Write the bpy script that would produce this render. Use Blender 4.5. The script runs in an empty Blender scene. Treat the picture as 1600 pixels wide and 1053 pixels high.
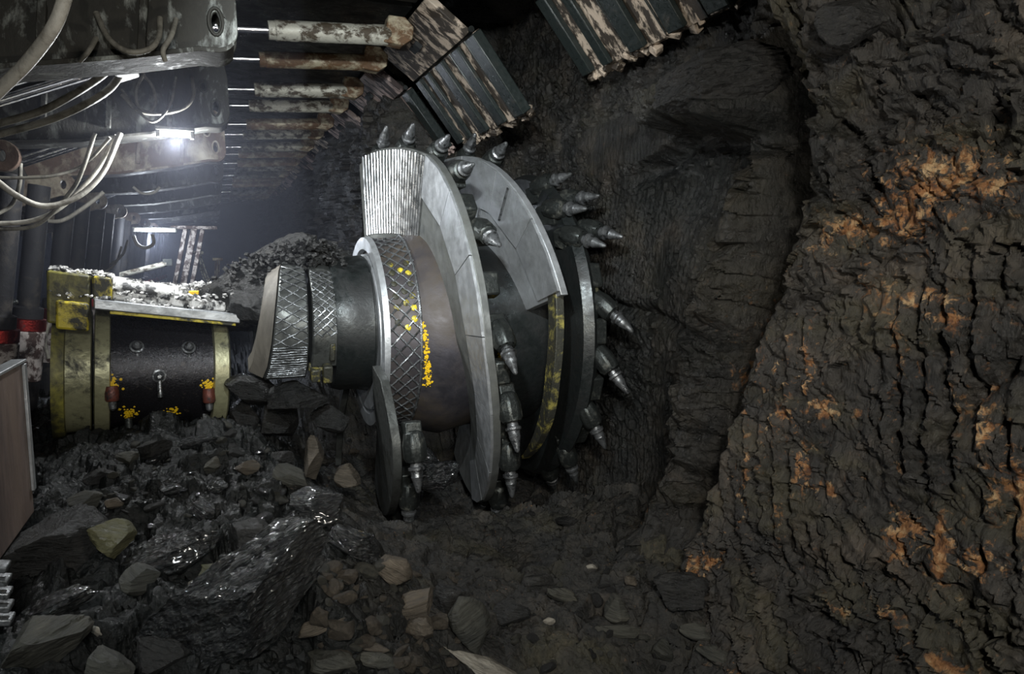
import bpy, math, random
import numpy as np
from math import sin, cos, pi, radians as rad
from mathutils import Vector, Matrix, Euler
from mathutils.geometry import tessellate_polygon

# ------------------------------------------------------------------ camera, world, lights
SC = bpy.context.scene
COL = SC.collection
PITCH, YAW, FPX = rad(6.5), rad(22.7), 1100.0
CAMP = Vector((0, 0, 1.5))
cam_d = bpy.data.cameras.new('camera')
cam_d.sensor_width = 36.0
cam_d.lens = 36.0 * FPX / 1600.0
cam_d.clip_start = 0.05
cam_d.clip_end = 200
cam = bpy.data.objects.new('camera', cam_d)
COL.objects.link(cam)
cam.location = CAMP
cam.rotation_euler = (pi / 2 - PITCH, 0, -YAW)
SC.camera = cam

vs = SC.view_settings
vs.view_transform = 'Standard'
vs.look = 'None'
vs.gamma = 1.0
vs.use_curve_mapping = False
vs.exposure = 0.0
SC.cycles.max_bounces = 5
SC.cycles.diffuse_bounces = 3
SC.cycles.glossy_bounces = 3
SC.cycles.volume_bounces = 0
SC.cycles.sample_clamp_indirect = 4.0
SC.cycles.use_denoising = True

W = bpy.data.worlds.new('mine_dark')
SC.world = W
W.use_nodes = True
W.node_tree.nodes['Background'].inputs[0].default_value = (0.55, 0.75, 0.8, 1)
W.node_tree.nodes['Background'].inputs[1].default_value = 0.012


def light(name, kind, loc, target, energy, color, size=0.1, size_y=None, spot=None, blend=0.5, spread=180):
    l = bpy.data.lights.new(name, kind)
    l.energy = energy
    l.color = color
    if kind == 'AREA':
        l.shape = 'RECTANGLE'
        l.size = size
        l.size_y = size_y or size
        l.spread = rad(spread)
    else:
        l.shadow_soft_size = size
    if kind == 'SPOT':
        l.spot_size = rad(spot)
        l.spot_blend = blend
    o = bpy.data.objects.new(name, l)
    COL.objects.link(o)
    o.location = loc
    if target is not None:
        o.rotation_euler = (Vector(target) - Vector(loc)).to_track_quat('-Z', 'Y').to_euler()
    return o


COOL = (0.90, 0.97, 1.0)
WARM = (1.0, 0.93, 0.82)
# key: unseen support lamp; the other lights near the camera are added fill
light('support_lamp_key', 'AREA', (0.25, 1.3, 2.4), (1.3, 4.2, 1.6), 19, COOL, 0.10, 0.06, spread=72)
light('wall_fill_light', 'AREA', (-0.1, -0.7, 2.3), (1.8, 1.9, 1.0), 25, WARM, 0.22, 0.1, spread=110)
light('rear_fill_light', 'AREA', (0.1, -1.2, 2.2), (1.2, 3.0, 0.3), 11, COOL, 0.5, 0.3, spread=100)
light('left_fill_light', 'AREA', (-1.0, 1.3, 1.75), (-0.1, 2.6, 0.4), 2.5, COOL, 0.2, 0.06, spread=90)
light('roof_fill_light', 'AREA', (0.75, 1.5, 1.1), (0.95, 4.4, 2.9), 9, WARM, 0.15, 0.1)
# the lamp in view and the ones further down the face
LAMP = Vector((-0.165, 4.14, 2.135))
light('lamp_glow_near', 'POINT', LAMP + Vector((0, -0.01, -0.045)), None, 66, (0.95, 0.98, 1.0), 0.03)
light('lamp_glow_mid', 'POINT', (-0.62, 8.9, 1.72), None, 40, (0.80, 0.88, 1.0), 0.08)
light('lamp_glow_far', 'POINT', (-0.9, 12.5, 1.75), None, 45, (0.75, 0.83, 1.0), 0.08)

# ------------------------------------------------------------------ camera rays (only to work out where things stand)
_cy, _sy, _cp, _sp = cos(YAW), sin(YAW), cos(PITCH), sin(PITCH)
FWV = Vector((_sy * _cp, _cy * _cp, -_sp))
RTV = Vector((_cy, -_sy, 0))
UPV = RTV.cross(FWV)


def ray(px, py):
    return FWV + RTV * ((px - 800) / FPX) - UPV * ((py - 526.5) / FPX)


def atd(px, py, d):
    return CAMP + ray(px, py) * d


def onax(px, py, i, v):
    r = ray(px, py)
    return CAMP + r * ((v - CAMP[i]) / r[i])


# ------------------------------------------------------------------ numpy noise
_rs = np.random.RandomState(7)
_perm = _rs.permutation(256)
_perm = np.concatenate([_perm, _perm, _perm])
_grad = _rs.normal(size=(256, 3))
_grad /= np.linalg.norm(_grad, axis=1)[:, None]


def perlin(p):
    pi_ = np.floor(p).astype(int)
    f = p - pi_
    pi_ &= 255
    u = f * f * f * (f * (f * 6 - 15) + 10)
    out = 0
    for dx in (0, 1):
        for dy in (0, 1):
            for dz in (0, 1):
                h = _perm[_perm[_perm[(pi_[:, 0] + dx) & 255] + ((pi_[:, 1] + dy) & 255)] + ((pi_[:, 2] + dz) & 255)]
                g = _grad[h]
                d = g[:, 0] * (f[:, 0] - dx) + g[:, 1] * (f[:, 1] - dy) + g[:, 2] * (f[:, 2] - dz)
                wx = u[:, 0] if dx else 1 - u[:, 0]
                wy = u[:, 1] if dy else 1 - u[:, 1]
                wz = u[:, 2] if dz else 1 - u[:, 2]
                out = out + d * wx * wy * wz
    return out * 1.6


def fbm(p, octv=4, gain=0.5, lac=2.07):
    a, s, t = 1.0, 0, 0
    q = p.copy()
    for i in range(octv):
        s = s + a * perlin(q)
        t += a
        a *= gain
        q = q * lac + 17.3
    return s / t


def ridged(p, octv=4):
    a, s, t = 1.0, 0, 0
    q = p.copy()
    for i in range(octv):
        s = s + a * (1 - np.abs(perlin(q)) * 2)
        t += a
        a *= 0.5
        q = q * 2.1 + 9.1
    return s / t


def worley(p):
    """distance to nearest and second nearest cell points, and a random value of the nearest cell"""
    c = np.floor(p).astype(int)
    f1 = np.full(len(p), 9.0)
    f2 = np.full(len(p), 9.0)
    val = np.zeros(len(p))
    tilt = np.zeros((len(p), 3))
    for dx in (-1, 0, 1):
        for dy in (-1, 0, 1):
            for dz in ((-1, 0, 1) if p[:, 2].any() else (0,)):
                cc = c + np.array([dx, dy, dz])
                k = cc & 255
                h = _perm[_perm[_perm[k[:, 0]] + k[:, 1]] + k[:, 2]]
                g = _grad[h] * 0.45 + 0.5
                pt = cc + g
                if not p[:, 2].any():
                    pt[:, 2] = 0
                d = np.sqrt(((p - pt) ** 2).sum(1))
                near = d < f1
                f2 = np.where(near, f1, np.minimum(f2, d))
                f1 = np.where(near, d, f1)
                val = np.where(near, h / 255.0, val)
                tilt[near] = ((p - pt) * _grad[(h + 91) & 255])[near]
    return f1, f2, val, tilt.sum(1)


def sstep(a, b, x):
    t = np.clip((x - a) / (b - a), 0, 1)
    return t * t * (3 - 2 * t)


# ------------------------------------------------------------------ materials
def new_mat(name):
    m = bpy.data.materials.new(name)
    m.use_nodes = True
    nt = m.node_tree
    return m, nt, nt.nodes['Principled BSDF']


def nd(nt, kind, **kw):
    n = nt.nodes.new(kind)
    for k, v in kw.items():
        if k.startswith('i_'):
            n.inputs[k[2:].replace('_', ' ')].default_value = v
        else:
            setattr(n, k, v)
    return n


def coords(nt, stretch, world=False):
    tc = nd(nt, 'ShaderNodeTexCoord')
    mp = nd(nt, 'ShaderNodeMapping')
    mp.inputs['Scale'].default_value = stretch
    if world:
        g = nd(nt, 'ShaderNodeNewGeometry')
        nt.links.new(g.outputs['Position'], mp.inputs['Vector'])
    else:
        nt.links.new(tc.outputs['Object'], mp.inputs['Vector'])
        oi = nd(nt, 'ShaderNodeObjectInfo')
        ml = nd(nt, 'ShaderNodeMath', operation='MULTIPLY')
        ml.inputs[1].default_value = 37.0
        nt.links.new(oi.outputs['Random'], ml.inputs[0])
        nt.links.new(ml.outputs[0], mp.inputs['Location'])
    return mp.outputs['Vector']


def noise(nt, vec, scale, detail=6, rough=0.6, dist=0.0):
    n = nd(nt, 'ShaderNodeTexNoise')
    n.inputs['Scale'].default_value = scale
    n.inputs['Detail'].default_value = detail
    n.inputs['Roughness'].default_value = rough
    n.inputs['Distortion'].default_value = dist
    nt.links.new(vec, n.inputs['Vector'])
    return n.outputs['Fac']


def ramp(nt, fac, stops):
    r = nd(nt, 'ShaderNodeValToRGB')
    e = r.color_ramp.elements
    while len(e) < len(stops):
        e.new(0.5)
    for i, (p, c) in enumerate(stops):
        e[i].position = p
        e[i].color = (c[0], c[1], c[2], 1) if len(c) == 3 else c
    nt.links.new(fac, r.inputs['Fac'])
    return r.outputs['Color']


def mixc(nt, fac, a, b):
    m = nd(nt, 'ShaderNodeMix', data_type='RGBA')
    nt.links.new(fac, m.inputs[0])
    for v, s in ((a, 6), (b, 7)):
        if isinstance(v, (tuple, list)):
            m.inputs[s].default_value = (*v, 1)
        else:
            nt.links.new(v, m.inputs[s])
    return m.outputs[2]


def g1(v):
    return (v, v, v)


def bump(nt, bs, pairs):
    prev = None
    for h, strength, dist in pairs:
        b = nd(nt, 'ShaderNodeBump')
        b.inputs['Strength'].default_value = strength
        b.inputs['Distance'].default_value = dist
        nt.links.new(h, b.inputs['Height'])
        if prev is not None:
            nt.links.new(prev, b.inputs['Normal'])
        prev = b.outputs['Normal']
    nt.links.new(prev, bs.inputs['Normal'])


def metal_mat(name, base, dirt, cover=0.5, soft=0.06, scale=9, stretch=(1, 1, 1), rough=0.4, drough=0.8,
              metal=1.0, dmetal=0.0, bumpd=0.004, base2=None, spec=0.5):
    """a painted or bare metal under patches of dirt or rust; cover = share that stays bare"""
    m, nt, bs = new_mat(name)
    v = coords(nt, stretch)
    n1 = noise(nt, v, scale, 8, 0.68, 0.3)
    n2 = noise(nt, v, scale * 5, 5, 0.6)
    mask = ramp(nt, n1, [(max(0.0, cover - soft), g1(0)), (min(1.0, cover + soft), g1(1))])
    if base2:
        bcol = mixc(nt, n2, base, base2)
    else:
        bcol = mixc(nt, n2, tuple(c * 0.75 for c in base), tuple(min(1, c * 1.2) for c in base))
    dcol = mixc(nt, n2, tuple(c * 0.5 for c in dirt), tuple(min(1, c * 1.5) for c in dirt))
    nt.links.new(mixc(nt, mask, bcol, dcol), bs.inputs['Base Color'])
    nt.links.new(mixc(nt, mask, g1(metal), g1(dmetal)), bs.inputs['Metallic'])
    r0 = ramp(nt, n2, [(0.3, g1(max(0.05, rough - 0.1))), (0.7, g1(rough + 0.12))])
    nt.links.new(mixc(nt, mask, r0, g1(drough)), bs.inputs['Roughness'])
    bs.inputs['Specular IOR Level'].default_value = spec
    bump(nt, bs, [(n1, 0.35, bumpd * 3), (n2, 0.4, bumpd)])
    return m


def glints(nt, v, bs_pairs, g, bd):
    vo = nd(nt, 'ShaderNodeTexVoronoi')
    vo.inputs['Scale'].default_value = 70.0
    nt.links.new(v, vo.inputs['Vector'])
    vo2 = nd(nt, 'ShaderNodeTexVoronoi')
    vo2.inputs['Scale'].default_value = 22.0
    nt.links.new(v, vo2.inputs['Vector'])
    return bs_pairs + [(vo2.outputs['Distance'], g, 0.012), (vo.outputs['Distance'], g, 0.006)]


def rock_mat(name, c1, c2, c3, rough=(0.35, 0.8), layer=0.0, glint=0.0, bd=0.02, scale=3.0, spec=0.5, stain_shade=False,
             lstretch=(1, 1, 7)):
    m, nt, bs = new_mat(name)
    v = coords(nt, (1, 1, 1))
    n1 = noise(nt, v, scale, 9, 0.65, 0.4)
    n2 = noise(nt, v, scale * 6, 8, 0.7)
    vl = coords(nt, lstretch)
    n3 = noise(nt, vl, scale * 3.5, 8, 0.65, 0.5)
    col = ramp(nt, n1, [(0.30, c1), (0.52, c2), (0.72, c3)])
    dark = ramp(nt, n3, [(0.35, g1(0.45)), (0.6, g1(1.0))])
    mu = nd(nt, 'ShaderNodeMix', data_type='RGBA', blend_type='MULTIPLY')
    mu.inputs[0].default_value = 0.8
    nt.links.new(col, mu.inputs[6])
    nt.links.new(dark, mu.inputs[7])
    out = mu.outputs[2]
    if stain_shade:
        at = nd(nt, 'ShaderNodeAttribute', attribute_name='stain_shade')
        sp = nd(nt, 'ShaderNodeSeparateColor')
        nt.links.new(at.outputs['Color'], sp.inputs[0])
        # rust: patchy, broken by the fine noise
        nb = ramp(nt, noise(nt, v, scale * 8, 7, 0.72, 0.6), [(0.36, g1(0)), (0.66, g1(1))])
        ad = nd(nt, 'ShaderNodeMath', operation='MULTIPLY_ADD')
        nt.links.new(nb, ad.inputs[0])
        ad.inputs[1].default_value = 0.85
        nt.links.new(sp.outputs[0], ad.inputs[2])
        mk = ramp(nt, ad.outputs[0], [(0.80, g1(0)), (1.0, g1(1))])
        oc = ramp(nt, n2, [(0.36, (0.10, 0.038, 0.014)), (0.5, (0.32, 0.15, 0.055)), (0.62, (0.52, 0.36, 0.19))])
        out = mixc(nt, mk, out, oc)
        # olive shale
        oli = ramp(nt, n2, [(0.35, (0.030, 0.030, 0.018)), (0.6, (0.085, 0.075, 0.042))])
        out = mixc(nt, sp.outputs[1], out, oli)
        # black wet coal dust, also the painted shade of the cleft
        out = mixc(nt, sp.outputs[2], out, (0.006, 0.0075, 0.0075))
        wet = sp.outputs[2]
    nt.links.new(out, bs.inputs['Base Color'])
    rr = ramp(nt, n3, [(0.35, g1(rough[0])), (0.62, g1(rough[1]))])
    nt.links.new(mixc(nt, wet, rr, g1(0.3)) if stain_shade else rr, bs.inputs['Roughness'])
    bs.inputs['Specular IOR Level'].default_value = spec
    prs = [(n1, 0.5, bd * 2), (n3, 0.6 + layer, bd * 1.2), (n2, 0.7, bd * 0.5)]
    if glint > 0.6:
        bs.inputs['Coat Weight'].default_value = 0.7
        bs.inputs['Coat Roughness'].default_value = 0.12
        bs.inputs['Coat IOR'].default_value = 1.7
    if glint:
        prs = glints(nt, v, prs, glint, bd)
    bump(nt, bs, prs)
    return m


MT = {}
MT['steel'] = metal_mat('worn_bright_steel', (0.50, 0.52, 0.54), (0.10, 0.105, 0.10), 0.60, 0.14, 3.5, (1, 1, 1), 0.40, 0.6, 0.75, 0.4)
MT['rib'] = metal_mat('ribbed_bright_steel', (0.36, 0.37, 0.38), (0.05, 0.05, 0.05), 0.62, 0.12, 5, (1, 1, 1), 0.30, 0.45, 0.9, 0.6)
MT['steel_dark'] = metal_mat('dull_dark_steel', (0.10, 0.105, 0.10), (0.02, 0.022, 0.02), 0.52, 0.1, 6, (1, 1, 1), 0.38, 0.7, 0.8, 0.1)
MT['vane'] = metal_mat('grimy_shaded_vane', (0.24, 0.25, 0.245), (0.07, 0.07, 0.055), 0.56, 0.16, 2.5, (1, 1, 1), 0.42, 0.6, 0.75, 0.4)  # vane tone darkened, partly painting the shadow over its inner half
MT['barrel'] = metal_mat('brown_stained_steel', (0.068, 0.065, 0.076), (0.055, 0.040, 0.022), 0.52, 0.14, 2.2, (1, 1, 1), 0.42, 0.75, 0.7, 0.1)
MT['black'] = metal_mat('coal_blackened_steel', (0.022, 0.026, 0.026), (0.006, 0.007, 0.007), 0.5, 0.1, 7, (1, 1, 1), 0.28, 0.6, 0.5, 0.0)
MT['pick'] = metal_mat('polished_pick_steel', (0.26, 0.27, 0.28), (0.03, 0.032, 0.032), 0.50, 0.1, 18, (1, 1, 1), 0.25, 0.5, 0.95, 0.3)
MT['holder'] = metal_mat('dark_forged_steel', (0.045, 0.05, 0.048), (0.09, 0.09, 0.075), 0.62, 0.08, 14, (1, 1, 1), 0.35, 0.7, 0.7, 0.2)
MT['chrome'] = metal_mat('chromed_rod', (0.80, 0.80, 0.86), (0.2, 0.2, 0.2), 0.8, 0.05, 5, (1, 1, 1), 0.14, 0.4, 1, 0.5)
MT['flange'] = metal_mat('greasy_yellowed_steel', (0.34, 0.33, 0.20), (0.03, 0.03, 0.02), 0.60, 0.06, 7, (1, 1, 1), 0.33, 0.6, 0.4, 0.2)
MT['motor'] = metal_mat('oily_black_casing', (0.022, 0.021, 0.024), (0.07, 0.055, 0.04), 0.66, 0.05, 22, (1, 1, 1), 0.24, 0.5, 0.5, 0.1)
MT['yellow'] = metal_mat('yellow_paint', (0.62, 0.50, 0.03), (0.025, 0.024, 0.012), 0.47, 0.05, 7, (1, 1, 1), 0.4, 0.6, 0, 0, spec=0.5)
MT['yellow_olive'] = metal_mat('grimy_yellow_paint', (0.36, 0.33, 0.06), (0.05, 0.048, 0.025), 0.44, 0.12, 6, (1, 1, 1), 0.4, 0.6, 0, 0)
MT['yellow_mottled'] = metal_mat('mottled_worn_yellow', (0.30, 0.26, 0.07), (0.05, 0.05, 0.04), 0.43, 0.06, 13, (1, 1, 1), 0.4, 0.5, 0.1, 0.4)
MT['yellow_bright'] = metal_mat('fresh_yellow_paint', (0.80, 0.50, 0.01), (0.05, 0.035, 0.01), 0.62, 0.03, 16, (1, 1, 1), 0.5, 0.6, 0, 0)
MT['leg'] = metal_mat('matt_black_leg', (0.02, 0.02, 0.022), (0.05, 0.045, 0.04), 0.6, 0.08, 9, (1, 1, 1), 0.65, 0.85, 0, 0, spec=0.2)
MT['flank'] = metal_mat('worn_grey_brown_flank', (0.17, 0.155, 0.13), (0.05, 0.045, 0.038), 0.52, 0.12, 5, (1, 1, 0.3), 0.5, 0.7, 0.2, 0)
MT['debris'] = metal_mat('pale_rock_flour', (0.72, 0.71, 0.69), (0.03, 0.03, 0.03), 0.5, 0.05, 11, (1, 1, 1), 0.5, 0.5, 0, 0, 0.01)
MT['rustred'] = metal_mat('rusty_cap', (0.16, 0.05, 0.035), (0.03, 0.02, 0.02), 0.55, 0.06, 20, (1, 1, 1), 0.4, 0.6, 0.3, 0)
MT['redband'] = metal_mat('red_band_paint', (0.30, 0.03, 0.025), (0.03, 0.02, 0.02), 0.6, 0.06, 20)
MT['whitepaint'] = metal_mat('chipped_white_paint', (0.40, 0.36, 0.34), (0.05, 0.03, 0.025), 0.5, 0.04, 14, (1, 1, 1), 0.4, 0.7, 0, 0)
MT['hose'] = metal_mat('dusty_rubber', (0.20, 0.19, 0.16), (0.06, 0.055, 0.045), 0.55, 0.1, 12, (1, 1, 1), 0.6, 0.8, 0, 0)
MT['hose_pale'] = metal_mat('pale_dusty_rubber', (0.44, 0.42, 0.37), (0.16, 0.14, 0.11), 0.58, 0.1, 12, (1, 1, 1), 0.5, 0.8, 0, 0)
MT['canopy'] = metal_mat('flaked_grey_paint_over_rust', (0.16, 0.17, 0.155), (0.02, 0.019, 0.015), 0.42, 0.05, 11, (1, 1, 0.5), 0.45, 0.75, 0.2, 0)
MT['canopy_rust'] = metal_mat('rusty_flaked_paint', (0.27, 0.24, 0.18), (0.07, 0.042, 0.028), 0.47, 0.08, 6, (1, 1, 0.6), 0.45, 0.8, 0.1, 0)
MT['ram'] = metal_mat('flaked_cream_paint_cylinder', (0.50, 0.49, 0.42), (0.06, 0.045, 0.028), 0.52, 0.05, 16, (0.7, 1, 1), 0.4, 0.7, 0.15, 0)
MT['ram_rust'] = metal_mat('rusty_brown_cylinder', (0.42, 0.37, 0.26), (0.12, 0.065, 0.03), 0.46, 0.07, 14, (0.7, 1, 1), 0.4, 0.7, 0.15, 0)
MT['sprag'] = metal_mat('peeled_cream_paint', (0.50, 0.41, 0.32), (0.030, 0.022, 0.015), 0.47, 0.04, 14, (0.6, 1, 0.6), 0.5, 0.6, 0, 0)
MT['sprag_pink'] = metal_mat('peeled_pink_paint', (0.48, 0.37, 0.33), (0.035, 0.022, 0.02), 0.49, 0.04, 11, (0.5, 1.2, 0.5), 0.5, 0.6, 0, 0)
MT['sprag_black'] = metal_mat('black_wet_plate', (0.016, 0.022, 0.021), (0.03, 0.028, 0.022), 0.62, 0.05, 9, (1, 1, 1), 0.34, 0.5, 0.1, 0)
MT['plate_brown'] = metal_mat('brown_worn_plate', (0.27, 0.205, 0.175), (0.05, 0.036, 0.036), 0.50, 0.12, 4, (1, 1, 0.25), 0.4, 0.7, 0.3, 0)

MT['wall'] = rock_mat('coal_face_rock', (0.014, 0.014, 0.0145), (0.048, 0.044, 0.038), (0.13, 0.105, 0.080),
                      (0.22, 0.75), 0.3, 0.35, 0.022, 3.6, 0.5, True, lstretch=(2, 5, 1.3))
MT['ground'] = rock_mat('coal_dust_ground', (0.014, 0.015, 0.015), (0.034, 0.033, 0.030), (0.075, 0.066, 0.054), (0.40, 0.9), 0, 0.5, 0.02, 6, 0.4, True, lstretch=(2, 2, 2))
MT['coal'] = rock_mat('glossy_wet_coal', (0.006, 0.007, 0.008), (0.014, 0.016, 0.018), (0.03, 0.033, 0.034), (0.10, 0.38), 0.4, 0.8, 0.03, 7, 1.0)
MT['coal_matt'] = rock_mat('dull_coal', (0.009, 0.010, 0.010), (0.020, 0.020, 0.019), (0.042, 0.040, 0.035), (0.25, 0.7), 0.2, 0.4, 0.025, 6, 0.6)
MT['shale'] = rock_mat('grey_green_shale', (0.036, 0.038, 0.033), (0.068, 0.067, 0.055), (0.12, 0.11, 0.085), (0.4, 0.8), 0.3, 0, 0.012, 4, 0.4, lstretch=(1, 1, 9))
MT['brown'] = rock_mat('brown_shale', (0.052, 0.045, 0.035), (0.105, 0.088, 0.067), (0.19, 0.16, 0.122), (0.45, 0.85), 0.3, 0, 0.012, 4, 0.4, lstretch=(1, 1, 9))
MT['pale'] = rock_mat('pale_limestone', (0.16, 0.14, 0.11), (0.26, 0.24, 0.20), (0.4, 0.38, 0.33), (0.4, 0.8), 0.2, 0, 0.01, 5, 0.4)
MT['sulphur'] = rock_mat('yellow_green_rock', (0.035, 0.035, 0.018), (0.075, 0.074, 0.035), (0.14, 0.13, 0.065), (0.4, 0.8), 0.3, 0, 0.012, 4, 0.4)

m, nt, bs = new_mat('lamp_light')
bs.inputs['Base Color'].default_value = (0.9, 0.9, 0.9, 1)
bs.inputs['Emission Color'].default_value = (0.95, 0.98, 1.0, 1)
bs.inputs['Emission Strength'].default_value = 60
MT['lamp'] = m
MT['lamp_case'] = metal_mat('lamp_casing', (0.2, 0.2, 0.19), (0.05, 0.05, 0.04), 0.5)


# ------------------------------------------------------------------ mesh helper
class MB:
    def __init__(s):
        s.v, s.f = [], []

    def add(s, vs_, fs):
        b = len(s.v)
        s.v.extend(Vector(v) for v in vs_)
        s.f.extend(tuple(i + b for i in f) for f in fs)
        return s

    def box(s, c, d, rot=None):
        c, h = Vector(c), Vector(d) / 2
        R = rot if isinstance(rot, Matrix) else Euler(rot or (0, 0, 0)).to_matrix()
        vs_ = [c + R @ Vector((x * h.x, y * h.y, z * h.z)) for x in (-1, 1) for y in (-1, 1) for z in (-1, 1)]
        return s.add(vs_, [(0, 1, 3, 2), (4, 6, 7, 5), (0, 4, 5, 1), (2, 3, 7, 6), (0, 2, 6, 4), (1, 5, 7, 3)])

    def boxp(s, a, b):
        a, b = Vector(a), Vector(b)
        return s.box((a + b) / 2, [abs(t) for t in (b - a)])

    def lathe(s, prof, o, ax, n=24, cap=True, ph=0.0):
        """prof = [(distance along the axis, radius)]"""
        o, ax = Vector(o), Vector(ax).normalized()
        u = ax.orthogonal().normalized()
        w = ax.cross(u)
        vs_ = []
        for t, r in prof:
            for k in range(n):
                a = 2 * pi * k / n + ph
                vs_.append(o + ax * t + (u * cos(a) + w * sin(a)) * r)
        fs = []
        for i in range(len(prof) - 1):
            for k in range(n):
                fs.append((i * n + k, i * n + (k + 1) % n, (i + 1) * n + (k + 1) % n, (i + 1) * n + k))
        if cap:
            fs.append(tuple(range(n - 1, -1, -1)))
            fs.append(tuple((len(prof) - 1) * n + k for k in range(n)))
        return s.add(vs_, fs)

    def cyl(s, a, b, r, r2=None, n=20):
        a, b = Vector(a), Vector(b)
        return s.lathe([(0, r), ((b - a).length, r if r2 is None else r2)], a, b - a, n)

    def tube(s, pts, r, n=8, closed=False):
        pts = [Vector(p) for p in pts]
        vs_, fs = [], []
        u = None
        for i, p in enumerate(pts):
            t = (pts[min(i + 1, len(pts) - 1)] - pts[max(i - 1, 0)]).normalized()
            if u is None:
                u = t.orthogonal().normalized()
            u = (u - t * u.dot(t)).normalized()
            w = t.cross(u)
            for k in range(n):
                a = 2 * pi * k / n
                vs_.append(p + (u * cos(a) + w * sin(a)) * r)
        for i in range(len(pts) - 1):
            for k in range(n):
                fs.append((i * n + k, i * n + (k + 1) % n, (i + 1) * n + (k + 1) % n, (i + 1) * n + k))
        fs.append(tuple(range(n - 1, -1, -1)))
        fs.append(tuple((len(pts) - 1) * n + k for k in range(n)))
        return s.add(vs_, fs)

    def prism(s, poly, o, U, V, N, th, holes=()):
        """outline poly (and holes) in the plane o + u U + v V, thickened by th along N"""
        o, U, V, N = Vector(o), Vector(U), Vector(V), Vector(N).normalized() * th
        loops = [list(poly)] + [list(h) for h in holes]
        tris = tessellate_polygon([[Vector((x, y, 0)) for x, y in lp] for lp in loops])
        flat = [p for lp in loops for p in lp]
        n = len(flat)
        vs_ = [o + U * x + V * y for x, y in flat] + [o + U * x + V * y + N for x, y in flat]
        fs = [tuple(t) for t in tris] + [tuple(i + n for i in reversed(t)) for t in tris]
        b = 0
        for lp in loops:
            k = len(lp)
            for i in range(k):
                fs.append((b + i, b + (i + 1) % k, b + (i + 1) % k + n, b + i + n))
            b += k
        return s.add(vs_, fs)

    def data(s, name, origin=None, smooth=True):
        o = Vector(origin or (0, 0, 0))
        me = bpy.data.meshes.new(name)
        me.from_pydata([tuple(v - o) for v in s.v], [], s.f)
        me.update()
        return me


def fixn(me):
    import bmesh
    bm = bmesh.new()
    bm.from_mesh(me)
    bmesh.ops.recalc_face_normals(bm, faces=bm.faces)
    bm.to_mesh(me)
    bm.free()


def make(name, mb, mt, parent=None, bev=0.0, smooth=35, label=None, origin=None, fix=True):
    if parent is not None:
        origin = parent['_o']
    me = mb.data(name, origin)
    if fix:
        fixn(me)
    me.materials.append(MT[mt] if isinstance(mt, str) else mt)
    o = bpy.data.objects.new(name, me)
    COL.objects.link(o)
    if smooth:
        me.polygons.foreach_set('use_smooth', [True] * len(me.polygons))
        me.set_sharp_from_angle(angle=rad(smooth))
    if bev:
        b = o.modifiers.new('bevel', 'BEVEL')
        b.width = bev
        b.segments = 2
        b.limit_method = 'ANGLE'
        b.angle_limit = rad(40)
    if parent is not None:
        o.parent = parent['_e']
    elif origin is not None:
        o.location = origin
    if label:
        o['label'] = label
    return o


def thing(name, loc, label, cat, group=None):
    e = bpy.data.objects.new(name, None)
    COL.objects.link(e)
    e.empty_display_size = 0.1
    e.location = loc
    tag(e, label, cat, group)
    return {'_e': e, '_o': Vector(loc)}


def under(obj, par):
    """handle for adding sub-parts to a part"""
    return {'_e': obj, '_o': par['_o']}


def tag(o, label, cat, group=None, kind=None):
    o['label'] = label
    o['category'] = cat
    if group:
        o['group'] = group
    if kind:
        o['kind'] = kind
    return o


def struct(o):
    o['kind'] = 'structure'
    return o


def copy_tree(o, parent=None):
    c = o.copy()
    COL.objects.link(c)
    c.parent = parent
    for ch in list(o.children):
        copy_tree(ch, c)
    return c


def grid_obj(name, P, nu, nv, mt, cols=None):
    me = bpy.data.meshes.new(name)
    idx = np.arange(nu * nv).reshape(nu, nv)
    q = np.stack([idx[:-1, :-1], idx[1:, :-1], idx[1:, 1:], idx[:-1, 1:]], -1).reshape(-1, 4)
    me.vertices.add(nu * nv)
    me.vertices.foreach_set('co', P.astype(np.float32).ravel())
    me.loops.add(q.size)
    me.loops.foreach_set('vertex_index', q.ravel())
    me.polygons.add(len(q))
    me.polygons.foreach_set('loop_start', np.arange(0, q.size, 4))
    me.polygons.foreach_set('loop_total', np.full(len(q), 4))
    me.update(calc_edges=True)
    me.polygons.foreach_set('use_smooth', [True] * len(q))
    me.set_sharp_from_angle(angle=rad(50))
    if cols is not None:
        a = me.color_attributes.new('stain_shade', 'FLOAT_COLOR', 'POINT')
        c4 = np.concatenate([cols, np.ones((len(cols), 1))], 1).astype(np.float32)
        a.data.foreach_set('color', c4.ravel())
    me.materials.append(MT[mt])
    o = bpy.data.objects.new(name, me)
    COL.objects.link(o)
    return o

# ------------------------------------------------------------------ the coal face (wall_right)
def pt_x(px, py, X=1.9):
    p = onax(px, py, 0, X)
    return p.y, p.z


def blobs(y, z, lst, X=1.85):
    """soft spots on the face, given by centre, half width along the face, half height and strength"""
    s = np.zeros_like(y)
    for cy_, cz, ry, rz, a in lst:
        s = np.maximum(s, a * np.exp(-(((y - cy_) / ry) ** 2 + ((z - cz) / rz) ** 2)))
    return s


def bl(px, py, w, h, a, X=1.85):
    p = onax(px, py, 0, X)
    q = onax(px + w, py, 0, X)
    t = onax(px, py + h, 0, X)
    return (p.y, p.z, abs(q.y - p.y), abs(t.z - p.z), a)


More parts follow.
